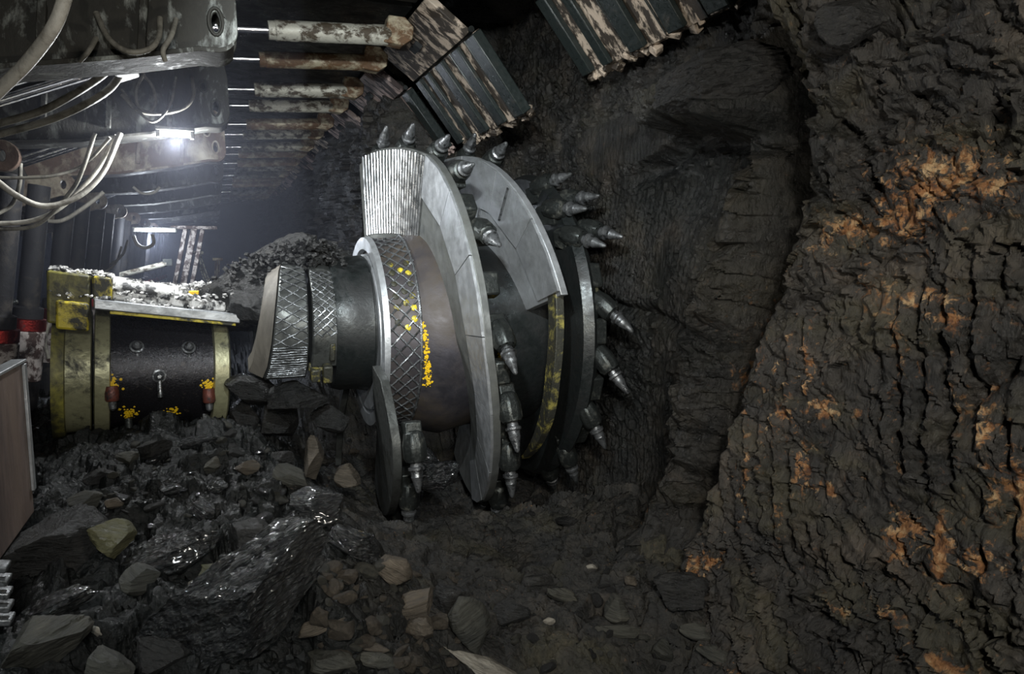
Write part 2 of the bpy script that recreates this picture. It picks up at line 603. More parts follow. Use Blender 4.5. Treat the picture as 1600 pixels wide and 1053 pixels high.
def make_face():
    ys = [0.75]
    while ys[-1] < 26:
        y = ys[-1]
        ys.append(y + (0.0062 if y < 2.6 else (0.010 if y < 5.6 else 0.012 + 0.03 * (y - 5.6))))
    ys = np.array(ys)
    zs = np.concatenate([np.arange(-0.25, 2.6, 0.0075), np.arange(2.6, 3.5, 0.02)])
    Y, Z = np.meshgrid(ys, zs, indexing='ij')
    y, z = Y.ravel(), Z.ravel()
    P = np.stack([y, z, np.zeros_like(y)], 1)
    P3 = lambda sy, sz, o=0.0: np.stack([y * sy + o, z * sz + o * 0.7, np.full_like(y, o)], 1)
    # the cleft: y as a function of z
    cz = np.array([pt_x(1110, 840)[1], pt_x(1140, 740)[1], pt_x(1175, 560)[1], pt_x(1215, 400)[1], pt_x(1243, 230)[1], 2.3, 3.4])
    cyy = np.array([pt_x(1110, 840)[0], pt_x(1140, 740)[0], pt_x(1175, 560)[0], pt_x(1215, 400)[0], pt_x(1243, 230)[0], 1.9, 1.8])
    cyy = cyy - np.array([0.0, 0.02, 0.04, 0.075, 0.09, 0.05, 0.0])
    yc = np.interp(z, cz, cyy) + 0.02 * fbm(P3(2, 3, 3.1), 3)
    n_big = fbm(P3(0.9, 0.9, 1.0), 4)
    n_mid = fbm(P3(3.0, 3.4, 5.0), 5)
    # chips: slanting conchoidal facets
    wy = y + 0.06 * fbm(P3(6, 6, 2.2), 3)
    wz = z + 0.06 * fbm(P3(6, 6, 8.2), 3)
    A = 0.45
    ua = wy * cos(A) + wz * sin(A)
    va = -wy * sin(A) + wz * cos(A)
    zz = np.zeros_like(y)
    f1, f2, cv, tl = worley(np.stack([ua * 9, va * 15, zz], 1))
    g1_, g2_, gv, gt = worley(np.stack([ua * 21, va * 33, zz + 0], 1))
    h1, h2, hv, ht = worley(np.stack([ua * 3.2 + 5, va * 5.0, zz], 1))
    chips = 0.045 * tl + 0.020 * (cv - 0.5)
    chips2 = 0.022 * gt + 0.009 * (gv - 0.5)
    chips3 = 0.10 * ht + 0.05 * (hv - 0.5)
    # pick grooves: near-vertical ridges, only where the drum has cut
    ph = y + 0.05 * (z - 1.2) ** 2 - 0.10 * (z - 1.0) + 0.018 * fbm(P3(2.2, 1.2, 9.0), 3)
    saw = (ph / 0.074) % 1.0
    groove = np.where(saw < 0.75, saw / 0.75, (1 - saw) / 0.25)
    keep = sstep(-0.12, 0.12, fbm(P3(3.6, 2.8, 4.4), 4) + 0.10)
    near = y < yc
    zl = np.interp(y, [1.0, 1.4, 1.9, 2.3], [0.62, 0.62, 0.48, 0.40])
    zu = np.interp(y, [1.0, 1.4, 1.6, 1.9, 2.3], [1.55, 1.45, 1.40, 1.35, 1.3])
    reg = sstep(zl - 0.05, zl + 0.06, z) * (1 - sstep(zu - 0.1, zu + 0.15, z))
    xn = 1.80 - 0.036 * (groove - 0.4) * keep * reg - (0.75 * chips + chips2) * (0.7 + 0.6 * (1 - reg)) + 0.05 * n_big + 0.025 * n_mid - 0.35 * chips3 * (1 - reg)
    # upper part leans over, foot spreads out
    xn += -0.30 * sstep(1.75, 2.7, z) - 0.20 * sstep(0.45, -0.2, z)
    # diagonal crack on the near block
    p0, p1 = pt_x(1265, 470, 1.8), pt_x(1420, 370, 1.8)
    dl = (z - p0[1]) * (p1[0] - p0[0]) - (y - p0[0]) * (p1[1] - p0[1])
    dl /= math.hypot(p1[0] - p0[0], p1[1] - p0[1])
    tt = ((y - p0[0]) * (p1[0] - p0[0]) + (z - p0[1]) * (p1[1] - p0[1])) / ((p1[0] - p0[0]) ** 2 + (p1[1] - p0[1]) ** 2)
    ins = (tt > -0.1) & (tt < 1.1)
    xn += np.where(ins, 0.03 * np.exp(-(dl / 0.012) ** 2) + 0.02 * sstep(0.0, 0.05, dl) * sstep(0.2, 0.1, dl), 0)
    # second fissure at lower right
    p0, p1 = pt_x(1480, 660, 1.8), pt_x(1600, 545, 1.8)
    dl2 = ((z - p0[1]) * (p1[0] - p0[0]) - (y - p0[0]) * (p1[1] - p0[1])) / math.hypot(p1[0] - p0[0], p1[1] - p0[1])
    xn += np.where(y < p0[0] + 0.05, 0.04 * np.exp(-(dl2 / 0.02) ** 2), 0)
    # behind the cleft: recess the drum is cutting
    web = 2.02 + 0.14 * sstep(2.3, 3.4, y)
    ph2 = y + 0.25 * np.maximum(0, z - 1.25) + 0.01 * fbm(P3(2, 1, 6), 2)
    gr2 = np.abs(((ph2 / 0.045) % 1.0) - 0.5) * 2
    st = sstep(2.35, 2.6, y) * (1 - sstep(1.75, 1.95, z)) * sstep(-0.1, 0.15, fbm(P3(1.8, 1.2, 12), 3) + 0.15)
    xw = web - 0.016 * (gr2 - 0.5) * st - 0.55 * (chips + chips2) * (1.2 - 0.7 * st) + 0.07 * n_big + 0.03 * n_mid
    xw += 0.05 * np.exp(-((z - (1.12 + 0.12 * (y - 2.6) + 0.04 * n_mid)) / 0.03) ** 2) * sstep(2.3, 2.5, y)
    # the blocky rib along the cleft, stepped
    rib = np.exp(-((y - yc - 0.34) / 0.13) ** 2)
    stepn = np.floor((z + 0.25 * (y - yc)) / 0.17 + 0.6 * n_mid)
    stepv = ((stepn * 12.9898) % 1.0)
    xw -= rib * (0.14 + 0.07 * stepv + 1.2 * chips) * (1 - sstep(2.0, 2.2, z))
    # smooth black hollow at the top of the recess
    hol = np.exp(-(((y - 2.75) / 0.55) ** 2 + ((z - 1.85) / 0.22) ** 2))
    xw += 0.10 * hol
    # roof ledge: the big boulder band leaning over
    lz = 2.02 + 0.10 * n_mid + 0.05 * np.sin(y * 5)
    xw -= 0.22 * sstep(lz, lz + 0.09, z) * sstep(1.8, 2.1, y) * (1 - sstep(3.6, 4.0, y))
    xw += 0.12 * np.exp(-((z - lz + 0.04) / 0.05) ** 2) * sstep(2.05, 2.3, y) * (1 - sstep(3.2, 3.5, y))
    xw -= 0.15 * sstep(2.4, 2.9, z)
    foot = sstep(0.42, -0.1, z + 0.04 * n_mid)
    xw -= 0.30 * foot * (1 - sstep(3.0, 3.4, y))
    # unmined coal beyond the drum
    un = sstep(5.45, 5.75, y + 0.12 * n_mid)
    xu = 1.42 - 0.9 * chips3 - chips + 0.12 * n_big + 0.05 * n_mid - 0.12 * sstep(1.6, 2.4, z)
    xw = xw * (1 - un) + xu * un
    # keep clear of the drum
    clear = (y > 3.0) & (y < 5.4) & (z < 2.3)
    xw = np.where(clear, np.maximum(xw, 2.13), xw)
    k = sstep(-0.012, 0.03, y - yc)
    x = xn * (1 - k) + xw * k
    gw = np.interp(z, [0.3, 0.8, 1.2, 2.0, 2.3], [0.02, 0.045, 0.085, 0.13, 0.05])
    x += 0.45 * np.exp(-((y - yc - gw) / gw) ** 2) * sstep(0.3, 0.6, z) * (1 - sstep(2.15, 2.4, z))
    hi = (y > 2.1) & (z > 2.28) & (y < 5.5)
    x = np.where(hi, np.maximum(x, 2.15 + 0.05 * n_mid - 0.6 * chips - chips2), x)
    # fine
    x += 0.004 * fbm(P3(26, 40, 3), 3)
    # stain colours: r = iron rust, g = olive shale, b = black dust and painted cleft shade
    rr = blobs(y, z, [bl(1480, 280, 90, 60, 0.62), bl(1430, 335, 70, 45, 0.55), bl(1560, 290, 60, 45, 0.5), bl(1335, 355, 60, 35, 0.5),
                      bl(1300, 370, 30, 30, 0.5), bl(1460, 235, 60, 20, 0.38),
                      bl(1460, 470, 120, 22, 0.42), bl(1380, 460, 40, 40, 0.40), bl(1420, 500, 14, 60, 0.5), bl(1500, 490, 60, 30, 0.4),
                      bl(1300, 640, 18, 22, 0.55), bl(1240, 640, 14, 30, 0.4), bl(1350, 645, 12, 30, 0.3), bl(1270, 730, 16, 60, 0.48), bl(1270, 600, 10, 120, 0.3),
                      bl(1310, 765, 18, 18, 0.5), bl(1420, 840, 24, 45, 0.62), bl(1490, 860, 22, 60, 0.60), bl(1455, 830, 20, 30, 0.45),
                      bl(1540, 870, 40, 30, 0.5), bl(1580, 660, 30, 50, 0.38), bl(1540, 660, 16, 60, 0.42), bl(1420, 600, 14, 90, 0.34),
                      bl(1115, 880, 18, 28, 0.6), bl(1140, 870, 16, 14, 0.55), bl(1410, 950, 30, 20, 0.45), bl(1340, 945, 20, 14, 0.4), bl(1500, 1030, 60, 20, 0.45),
                      bl(1210, 1030, 40, 16, 0.42), bl(1590, 760, 30, 40, 0.42), bl(1115, 600, 8, 50, 0.36), bl(1020, 800, 22, 26, 0.30), bl(1130, 500, 30, 50, 0.2),
                      bl(1235, 800, 12, 40, 0.36), bl(1180, 760, 10, 50, 0.34)])
    rr = rr + 0.24 * sstep(0.45, 0.8, groove) * reg * sstep(0.0, 0.35, fbm(P3(2.2, 1.6, 41), 3) + 0.05) * near
    rr = rr + 0.10 * n_mid + np.where(near, 0.05, -0.02)
    gg = sstep(0.05, 0.4, fbm(P3(3.0, 6.0, 21), 4) + 0.10) * 0.5
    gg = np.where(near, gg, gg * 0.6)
    gg = np.maximum(gg, 0.7 * blobs(y, z, [bl(1180, 300, 60, 60, 1.0, 2.1), bl(1150, 400, 60, 60, 1, 2.1), bl(1080, 120, 120, 40, 1, 1.9), bl(1330, 380, 40, 20, 1)]))
    gg *= sstep(0.6, 0.3, rr)
    bb = 0.85 * blobs(y, z, [bl(1050, 290, 130, 60, 1, 2.1), bl(1290, 270, 40, 110, 1), bl(1300, 200, 90, 60, 0.8), bl(960, 600, 60, 160, 0.75, 2.1),
                             bl(1150, 530, 50, 60, 0.6, 2.1)])
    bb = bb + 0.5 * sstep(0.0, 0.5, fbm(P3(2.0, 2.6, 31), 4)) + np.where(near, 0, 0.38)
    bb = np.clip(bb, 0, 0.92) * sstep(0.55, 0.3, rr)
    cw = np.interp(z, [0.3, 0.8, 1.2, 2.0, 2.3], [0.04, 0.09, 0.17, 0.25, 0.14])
    cleft_shade = sstep(-0.03, 0.0, y - yc) * sstep(cw + 0.02, cw - 0.02, y - yc) * (1 - sstep(2.1, 2.4, z))  # strip painted black along the cleft in place of its shadow
    bb = np.maximum(bb, cleft_shade)
    gg = gg * (1 - cleft_shade)
    rr = rr * (1 - cleft_shade)
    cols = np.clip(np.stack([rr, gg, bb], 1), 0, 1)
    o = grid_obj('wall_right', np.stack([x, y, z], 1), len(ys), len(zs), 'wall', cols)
    return struct(o)


FACE = make_face()


# ------------------------------------------------------------------ floor
def base_h(x, y):
    h = 0.08 + 0.44 * sstep(0.88, 0.15, x + 0.10 * (y - 2.8))
    h = h + 0.13 * np.exp(-(((x + 0.25) / 0.30) ** 2 + ((y - 4.0) / 0.32) ** 2))
    h = h - 0.10 * np.exp(-(((x + 0.95) / 0.32) ** 2 + ((y - 2.6) / 0.9) ** 2))
    h = h + 0.12 * sstep(1.3, 1.95, x) * sstep(3.7, 3.2, y)
    h = h - 0.13 * sstep(2.3, 1.95, y) * sstep(-0.5, -0.2, x)
    pit = sstep(0.75, 0.95, x) * sstep(3.52, 3.75, y) * (1 - sstep(5.2, 5.5, y))
    h = h * (1 - pit) - 0.14 * pit
    h = h + 0.05 * np.exp(-(((x - 1.1) / 0.5) ** 2 + ((y - 3.35) / 0.2) ** 2))
    h = h + 0.35 * sstep(5.4, 6.4, y) * sstep(0.2, 0.9, x)
    return h


def make_floor():
    xs = np.concatenate([np.arange(-4.5, -1.2, 0.06), np.arange(-1.2, 2.45, 0.0095)])
    ys = [0.9]
    while ys[-1] < 26:
        y = ys[-1]
        ys.append(y + (0.0080 if y < 3.2 else (0.013 if y < 5 else 0.03 + 0.05 * (y - 5))))
    ys = np.array(ys)
    X, Y = np.meshgrid(xs, ys, indexing='ij')
    x, y = X.ravel(), Y.ravel()
    Q = lambda s, o=0.0: np.stack([x * s + o, y * s + o, np.full_like(x, o)], 1)
    h = base_h(x, y)
    left = sstep(0.85, 0.2, x)
    wx = x + 0.05 * fbm(Q(5, 3), 3)
    wy = y + 0.05 * fbm(Q(5, 7), 3)
    zz = np.zeros_like(x)
    out = 0
    for s, a, b in ((5, 0.16, 0.10), (11, 0.055, 0.04), (24, 0.022, 0.018), (48, 0.008, 0.007)):
        f1, f2, v, t = worley(np.stack([wx * s, wy * s, zz], 1))
        out = out + a * t * 0.5 + b * (v - 0.5) * 0.7 - 0.4 * b * sstep(0.12, 0.0, f2 - f1)
    amp = 0.55 + 0.50 * left + 0.25 * sstep(1.2, 1.7, x)
    h = h + out * amp + 0.05 * fbm(Q(1.7, 2), 4) * (0.5 + left) + 0.006 * fbm(Q(30, 5), 2)
    o = grid_obj('floor', np.stack([x, y, h], 1), len(xs), len(ys), 'ground', np.stack([np.clip(0.15 * sstep(0.1, 0.5, fbm(Q(6, 3), 3)), 0, 1), 0.5 * sstep(0.1, 0.5, fbm(Q(3, 13), 3)) * (1 - left), 0.93 * left], 1))
    # normals up
    return struct(o)


FLOOR = make_floor()
bpy.context.view_layer.update()


# ------------------------------------------------------------------ roof, goaf side and the dark end of the face
def rough_sheet(name, o, U, V, nu, nv, N, amp, sc, mt):
    o, U, V, N = map(np.array, (o, U, V, N))
    a, b = np.meshgrid(np.linspace(0, 1, nu), np.linspace(0, 1, nv), indexing='ij')
    P = o + a.ravel()[:, None] * U + b.ravel()[:, None] * V
    n = fbm(P * sc + 3.3, 5)
    f1, f2, v, t = worley(P * sc * 1.7 + 1e-3)
    P = P + N * (amp * (n + 0.6 * (v - 0.5) + 0.5 * t))[:, None]
    return struct(grid_obj(name, P, nu, nv, mt))


rough_sheet('ceiling', (-4.5, -1.5, 3.28), (6.9, 0, 0), (0, 28, 0), 120, 300, (0, 0, 1), 0.12, 1.3, 'coal_matt')
rough_sheet('wall_left', (-3.6, -1.5, -0.3), (0, 28, 0), (0, 0, 3.8), 200, 50, (1, 0, 0), 0.15, 1.1, 'coal_matt')
rough_sheet('wall_far', (-4.2, 26, -0.3), (6.4, 0, 0), (0, 0, 3.8), 60, 40, (0, 1, 0), 0.2, 1.0, 'coal_matt')
# ------------------------------------------------------------------ the cutting drum
YC, ZC, RD = 4.2, 1.055, 1.08
drum = thing('cutting_drum', (1.1, YC, -0.02), 'huge steel cutting drum with spiral vanes and rows of picks', 'cutting drum')


def dp(x, th, r):
    a = rad(th)
    return Vector((x, YC + r * cos(a), ZC + r * sin(a)))


def itp(t, tab):
    return float(np.interp(t, [a for a, b in tab], [b for a, b in tab]))


def barrel_r(x):
    return itp(x, [(0.80, 0.55), (0.97, 0.56), (1.05, 0.60), (1.20, 0.64), (1.5, 0.58), (1.85, 0.58)])


b = MB()
prof = [(0.0, 0.30), (0.0, 0.46), (0.04, 0.465), (0.04, 0.485), (0.0, 0.49), (0.0, 0.558), (0.03, 0.566)]
b.lathe(prof, (0.80, YC, ZC), (1, 0, 0), 96, cap=False)
b.lathe([(0.0, 0.02), (0.0, 0.44)], (0.85, YC, ZC), (1, 0, 0), 96)
make('hub_ring', b, 'steel', drum, label='bright machined ring on the near end of the drum')
b = MB()
xs_ = [0.83, 0.97, 1.0, 1.06, 1.12, 1.2, 1.3, 1.4, 1.5, 1.7, 1.85]
b.lathe([(x - 0.83, barrel_r(x)) for x in xs_], (0.83, YC, ZC), (1, 0, 0), 96)
make('barrel', b, 'barrel', drum)
make('shaded_rear_barrel', MB().lathe([(0, 0.62), (0.06, 0.605), (0.5, 0.60)], (1.30, YC, ZC), (1, 0, 0), 96), 'black', drum, label='rear part of the barrel, blackened to paint the shade between the vanes')  # black sleeve over the barrel, painting the shade between the vanes


def weld_hatch(mb, fn, u0, u1, v0, v1, n, slope, r):
    """criss-cross weld beads over a patch; fn(u, v) gives the surface point, v runs 0..1 across"""
    for sgn in (1, -1):
        for k in range(-int(slope) - 1, n + int(slope) + 2):
            pts = []
            for j in range(13):
                v = v0 + (v1 - v0) * j / 12
                q = (v - v0) / (v1 - v0)
                u = u0 + (u1 - u0) * (k + (q if sgn > 0 else 1 - q) * slope) / n
                if min(u0, u1) <= u <= max(u0, u1):
                    p = fn(u, v)
                    pts.append(p + Vector((random.uniform(-1, 1), random.uniform(-1, 1), random.uniform(-1, 1))) * r * 0.35)
            if len(pts) > 1:
                mb.tube(pts, r, 5)


random.seed(3)
b = MB()
weld_hatch(b, lambda u, v: dp(v, u, barrel_r(v) + 0.004), 100, 262, 0.835, 1.0, 20, 2.2, 0.0055)
b.tube([dp(0.995, t, barrel_r(0.995) + 0.004) for t in range(95, 265, 4)], 0.008, 5)
make('weld_grid', b, 'pick', drum, label='criss-cross hard weld beads on the barrel')
b = MB()
for th in range(134, 176, 7):
    for x in (0.875, 0.925, 0.965):
        if random.random() < 0.8:
            t = th + (4 if x == 0.925 else 0) + random.uniform(-1, 1)
            n = (dp(x, t, 1) - dp(x, t, 0)).normalized()
            b.lathe([(0, 0.018), (0.008, 0.018), (0.012, 0.010)], dp(x, t, barrel_r(x) - 0.003), n, 12)
make('hardfacing_button', b, 'yellow', drum, label='yellow-painted round studs between the weld beads')['kind'] = 'stuff'
# yellow paint left along the barrel shoulder
b = MB()
for k in range(170):
    t = random.uniform(170, 206)
    q = (t - 170) / 36
    x = 1.002 + 0.035 * q + random.gauss(0, 0.004 + 0.008 * q)
    w = random.uniform(0.002, 0.009)
    p = dp(x, t, barrel_r(x) + 0.001)
    b.lathe([(0, w), (0.0025, w * 0.7)], p, (p - dp(x, t, 0)).normalized(), random.choice((4, 5, 6)), ph=random.random() * 3)
make('paint_patch', b, 'yellow_bright', drum, label='yellow paint flakes along the barrel shoulder')['kind'] = 'stuff'


def vane(t0, t1, tab, router, rinner=None, th=0.04, step=3.0, mt='steel'):
    """a spiral vane: sheet between the barrel and the rim, following x(theta)"""
    mb = MB()
    n = int((t1 - t0) / step)
    m_ = 8
    vs_ = []
    for i in range(n + 1):
        t = t0 + (t1 - t0) * i / n
        x = itp(t, tab)
        ro = router(t)
        ri = (rinner(t) if rinner else barrel_r(x) - 0.02)
        for j in range(m_ + 1):
            r = ri + (ro - ri) * j / m_
            vs_.append(dp(x, t, r))
        for j in range(m_ + 1):
            r = ri + (ro - ri) * j / m_
            vs_.append(dp(x + th, t, r))
    k = 2 * (m_ + 1)
    fs = []
    for i in range(n):
        a, c = i * k, (i + 1) * k
        for j in range(m_):
            fs.append((a + j, a + j + 1, c + j + 1, c + j))
            fs.append((a + m_ + 1 + j, c + m_ + 1 + j, c + m_ + 2 + j, a + m_ + 2 + j))
        fs.append((a + m_, a + k - 1, c + k - 1, c + m_))
        fs.append((a, c, c + m_ + 1, a + m_ + 1))
    for a in (0, n * k):
        fs.append(tuple([a + j for j in range(m_ + 1)] + [a + k - 1 - j for j in range(m_ + 1)]))
    mb.add(vs_, fs)
    return mb


TA = [(76, 0.83), (80, 0.86), (95, 0.98), (112, 1.085), (120, 1.10), (150, 1.13), (180, 1.17), (225, 1.31), (270, 1.46), (300, 1.52)]
TB = [(48, 1.25), (70, 1.30), (90, 1.37), (130, 1.49), (166, 1.60)]
TD = [(196, 0.74), (215, 0.755), (240, 0.80), (285, 0.90)]
TE = [(292, 0.66), (335, 0.80)]
vA = make('spiral_vane', vane(112, 298, TA, lambda t: RD), 'vane', drum, bev=0.003, label='front spiral vane sweeping down the drum')
vR = make('loading_plate', vane(77, 112.01, TA, lambda t: RD - 0.05 * max(0, (84 - t)) / 7, step=2.2, th=0.05), 'steel_dark', drum, bev=0.003,
          label='bright ribbed plate at the top start of the front vane')
b = MB()
for k in range(22):
    t = 79.5 + k * 1.5
    x = itp(t, TA)
    jit = [random.uniform(-0.25, 0.25) for _ in range(14)]
    b.tube([dp(x - 0.003, t + jit[j] + (j - 6) * 0.04, 0.585 + (RD - 0.6) * j / 13) for j in range(14)], 0.0075, 6)
make('weld_bead', b, 'rib', under(vR, drum), label='parallel radial ribs')['kind'] = 'stuff'


def wear_strip(tab, t0, t1, n, ro, ri, off=0.014, mt='steel'):
    """flat segments along a rim, with straight inner edges"""
    mb = MB()
    for i in range(n):
        a, c = t0 + (t1 - t0) * i / n + 0.15, t0 + (t1 - t0) * (i + 1) / n - 0.15
        q = []
        for s_ in (0, off):
            for t, lo in ((a, 0), (c, 0)):
                q.append(dp(itp(t, tab) - s_, t, ri))
                q.append(dp(itp(t, tab) - s_, t, ro))
        # outer edge gets a middle point so it follows the rim
        mid = (a + c) / 2
        q += [dp(itp(mid, tab) - s_, mid, ro) for s_ in (0, off)]
        mb.add(q, [(4, 5, 9, 7, 6), (0, 2, 3, 8, 1), (0, 4, 6, 2), (1, 8, 9, 5), (8, 3, 7, 9), (0, 1, 5, 4), (2, 6, 7, 3)])
    return mb


make('wear_strip', wear_strip(TA, 112.5, 262, 7, RD - 0.002, 0.84), 'steel', under(vA, drum), label='rim plates along the front vane')
vB = make('spiral_vane', vane(48, 166, TB, lambda t: RD - 0.03), 'steel', drum, bev=0.003, label='rear spiral vane with a pale outer rim')
make('wear_strip', wear_strip(TB, 52, 165, 5, RD - 0.032, 0.80), 'steel', under(vB, drum), label='pale rim plates along the rear vane')
make('weld_seam', MB().tube([dp(itp(112, TB) - 0.004, 112, 0.62 + 0.03 * k) for k in range(7)], 0.009, 6)
, 'pick', under(vB, drum))
make('weld_seam', MB().tube([dp(itp(128, TB) - 0.016, 128, 0.82 + 0.03 * k) for k in range(8)], 0.008, 6), 'pick', under(vB, drum))
make('spiral_vane', vane(194, 286, TD, lambda t: RD * itp(t, [(194, 0.68), (206, 0.93), (214, 1.0), (286, 1.0)]), th=0.045), 'steel_dark', drum,
     bev=0.003, label='lower vane seen almost edge-on at the near end')
make('spiral_vane', vane(292, 335, TE, lambda t: 0.98, lambda t: 0.58, th=0.04), 'steel_dark', drum, bev=0.003, label='short vane end below the hub')
TC = [(158, 1.60), (190, 1.58), (236, 1.60)]
make('spiral_vane', vane(160, 234, TC, lambda t: itp(t, [(160, 1.0), (205, 0.98), (234, 0.90)]), lambda t: itp(t, [(160, 0.90), (234, 0.88)]), th=0.045), 'yellow_mottled', drum, bev=0.003,
     label='yellow-painted vane edge standing upright near the face end')
b = MB()
b.lathe([(0, 0.56), (0, 0.93), (0.05, 0.96), (0.09, 0.93), (0.09, 0.56)], (1.78, YC, ZC), (1, 0, 0), 72, cap=False)
make('end_ring', b, 'black', drum, bev=0, label='dark ring plate at the face end')
b = MB()
for k in range(190):
    t = random.uniform(180, 200)
    x = 1.455 + 0.05 * abs(sin((t - 180) / 20 * pi)) * random.uniform(-0.6, 1) + random.gauss(0, 0.008)
    w = random.uniform(0.004, 0.014)
    p = dp(x, t, 0.609)
    b.lathe([(0, w), (0.003, w * 0.7)], p, (p - dp(x, t, 0)), random.choice((4, 5, 6)), ph=random.random() * 3)
make('paint_patch', b, 'yellow_bright', drum, label='bright yellow paint behind the front rim')['kind'] = 'stuff'


def lathe_pick(o, d):
    mb = MB()
    mb.lathe([(0, 0.026), (0.03, 0.030), (0.034, 0.040), (0.046, 0.040), (0.052, 0.031), (0.075, 0.028), (0.08, 0.030), (0.105, 0.022),
              (0.135, 0.015), (0.15, 0.012), (0.158, 0.005)], o, d, 20)
    return mb


def add_pick(x, th, r, xk=0.05, tk=0.8, rk=0.6, sc=1.0):
    a = rad(th)
    rv = Vector((0, cos(a), sin(a)))
    tv = Vector((0, -sin(a), cos(a)))
    d = (rv * rk + tv * tk + Vector((xk, 0, 0))).normalized()
    base = dp(x, th, r)
    mb = MB()
    # forged holder: a sleeve along the pick and a shoulder welded to the rim
    mb.lathe([(-0.10, 0.030), (-0.085, 0.050), (-0.03, 0.062), (0.03, 0.060), (0.05, 0.050), (0.056, 0.044)], base + d * 0.03, d, 8, ph=0.4)
    s_ = d.cross(rv).normalized()
    R = Matrix((d, s_, d.cross(s_))).transposed()
    mb.box(base - rv * 0.055 - tv * 0.02, (0.13, 0.085, 0.10), R)
    h = make('pick_holder', mb, 'holder', drum, bev=0.008)
    make('pick', lathe_pick(base + d * 0.075, d), 'pick', under(h, drum), label='polished conical cutting pick')
    return h


def block(x, th, r, s=(0.09, 0.12, 0.09), mt='holder'):
    a = rad(th)
    R = Matrix.Rotation(a - pi / 2, 3, 'X')
    make('rim_block', MB().box(dp(x, th, r), s, R), mt, drum, bev=0.012)


for th in (80, 92, 108, 123, 147, 176, 196, 213, 240, 262):
    add_pick(itp(th, TA) + 0.095, th, RD - 0.02, 0.05)
for th in (135, 162, 187, 205, 226, 250):
    block(itp(th, TA) + 0.09, th, RD - 0.09)
for th in (206, 228, 250):
    add_pick(itp(th, TD) + 0.10, th, RD - 0.03, 0.03)
for th in (88, 106):
    add_pick(itp(th, TB) + 0.085, th, RD - 0.05, 0.05)
for th, x in ((112, 1.80), (124, 1.88), (130, 1.76), (140, 1.92), (143, 1.80), (168, 1.90), (186, 1.90), (206, 1.86), (228, 1.84), (248, 1.86), (268, 1.88)):
    add_pick(x, th, 0.93, 0.45)
for th in (158, 177, 197, 217, 238):
    block(1.86, th, 0.88, (0.12, 0.14, 0.12))
b = MB()
for k in range(5):
    b.box(dp(1.82 + 0.012 * k, 146 + 5 * k, 0.90), (0.05, 0.12, 0.05), Matrix.Rotation(rad(56 + 5 * k), 3, 'X'))
make('rim_block', b, 'yellow_olive', drum, bev=0.006, label='yellowed guard block on the end ring')

# ------------------------------------------------------------------ ranging arm with its gear head
arm = thing('ranging_arm', (0.3, 4.2, 0.8), 'dark ranging arm head with criss-cross weld pads left of the drum', 'machine arm')
GZ = 1.11


def gp(x, th, r):
    a = rad(th)
    return Vector((x, YC + r * cos(a), GZ + r * sin(a)))


b = MB()
b.lathe([(0, 0.33), (0.0, 0.375), (0.05, 0.39), (0.12, 0.39), (0.2, 0.40), (0.205, 0.392), (0.213, 0.392), (0.213, 0.35)], (0.585, YC, GZ), (1, 0, 0), 80)
make('hub_cylinder', b, 'black', arm, bev=0, label='smooth dark turned cylinder next to the drum')


def sector(x0l, x0r, x1l, x1r, r, angs):
    """gear case: faceted segment; x range may lean with the angle"""
    mb = MB()
    n = len(angs)
    vs_ = []
    for i, t in enumerate(angs):
        q = i / (n - 1)
        xa, xb = x0l + (x1l - x0l) * q, x0r + (x1r - x0r) * q
        vs_ += [gp(xa, t, r - 0.22), gp(xa, t, r), gp(xb, t, r), gp(xb, t, r - 0.22)]
    fs = []
    for i in range(n - 1):
        a, c = 4 * i, 4 * (i + 1)
        for j in range(4):
            fs.append((a + j, a + (j + 1) % 4, c + (j + 1) % 4, c + j))
    fs.append((0, 1, 2, 3))
    fs.append((4 * n - 1, 4 * n - 2, 4 * n - 3, 4 * n - 4))
    return mb.add(vs_, fs)


AN1 = [95, 118, 143, 165, 190, 212, 228]
c1 = make('gear_case', sector(0.34, 0.455, 0.21, 0.43, 0.365, AN1), 'steel_dark', arm, bev=0.01, label='outer weld-patterned gear case segment')
c2 = make('gear_case', sector(0.475, 0.61, 0.45, 0.60, 0.36, [95, 116, 140, 163, 186, 200, 216]), 'steel_dark', arm, bev=0.01,
          label='inner weld-patterned gear case segment')


def facet_fn(angs, xl0, xr0, xl1, xr1, r):
    def f(u, v):
        q = 0
        for i in range(len(angs) - 1):
            if angs[i] <= u <= angs[i + 1]:
                s_ = (u - angs[i]) / (angs[i + 1] - angs[i])
                break
        else:
            i, s_ = (0, 0) if u < angs[0] else (len(angs) - 2, 1)
        g = (i + s_) / (len(angs) - 1)
        xa, xb = xl0 + (xl1 - xl0) * g, xr0 + (xr1 - xr0) * g
        x = xa + (xb - xa) * v
        return gp(x, angs[i], r + 0.002).lerp(gp(x, angs[i + 1], r + 0.002), s_)
    return f


b = MB()
weld_hatch(b, facet_fn(AN1, 0.34, 0.455, 0.21, 0.43, 0.365), 112, 195, 0.04, 0.96, 9, 1.6, 0.0045)
f = facet_fn(AN1, 0.34, 0.455, 0.21, 0.43, 0.365)
for k in range(14):
    u = 194 + k * 2.3
    b.tube([f(u + random.uniform(-.5, .5), 0.04 + 0.092 * j) for j in range(11)], 0.0045, 5)
make('weld_grid', b, 'pick', under(c1, arm))
b = MB()
f = facet_fn([95, 116, 140, 163, 186, 200, 216], 0.475, 0.61, 0.45, 0.60, 0.36)
weld_hatch(b, f, 120, 186, 0.04, 0.96, 10, 2.8, 0.0045)
make('weld_grid', b, 'pick', under(c2, arm))
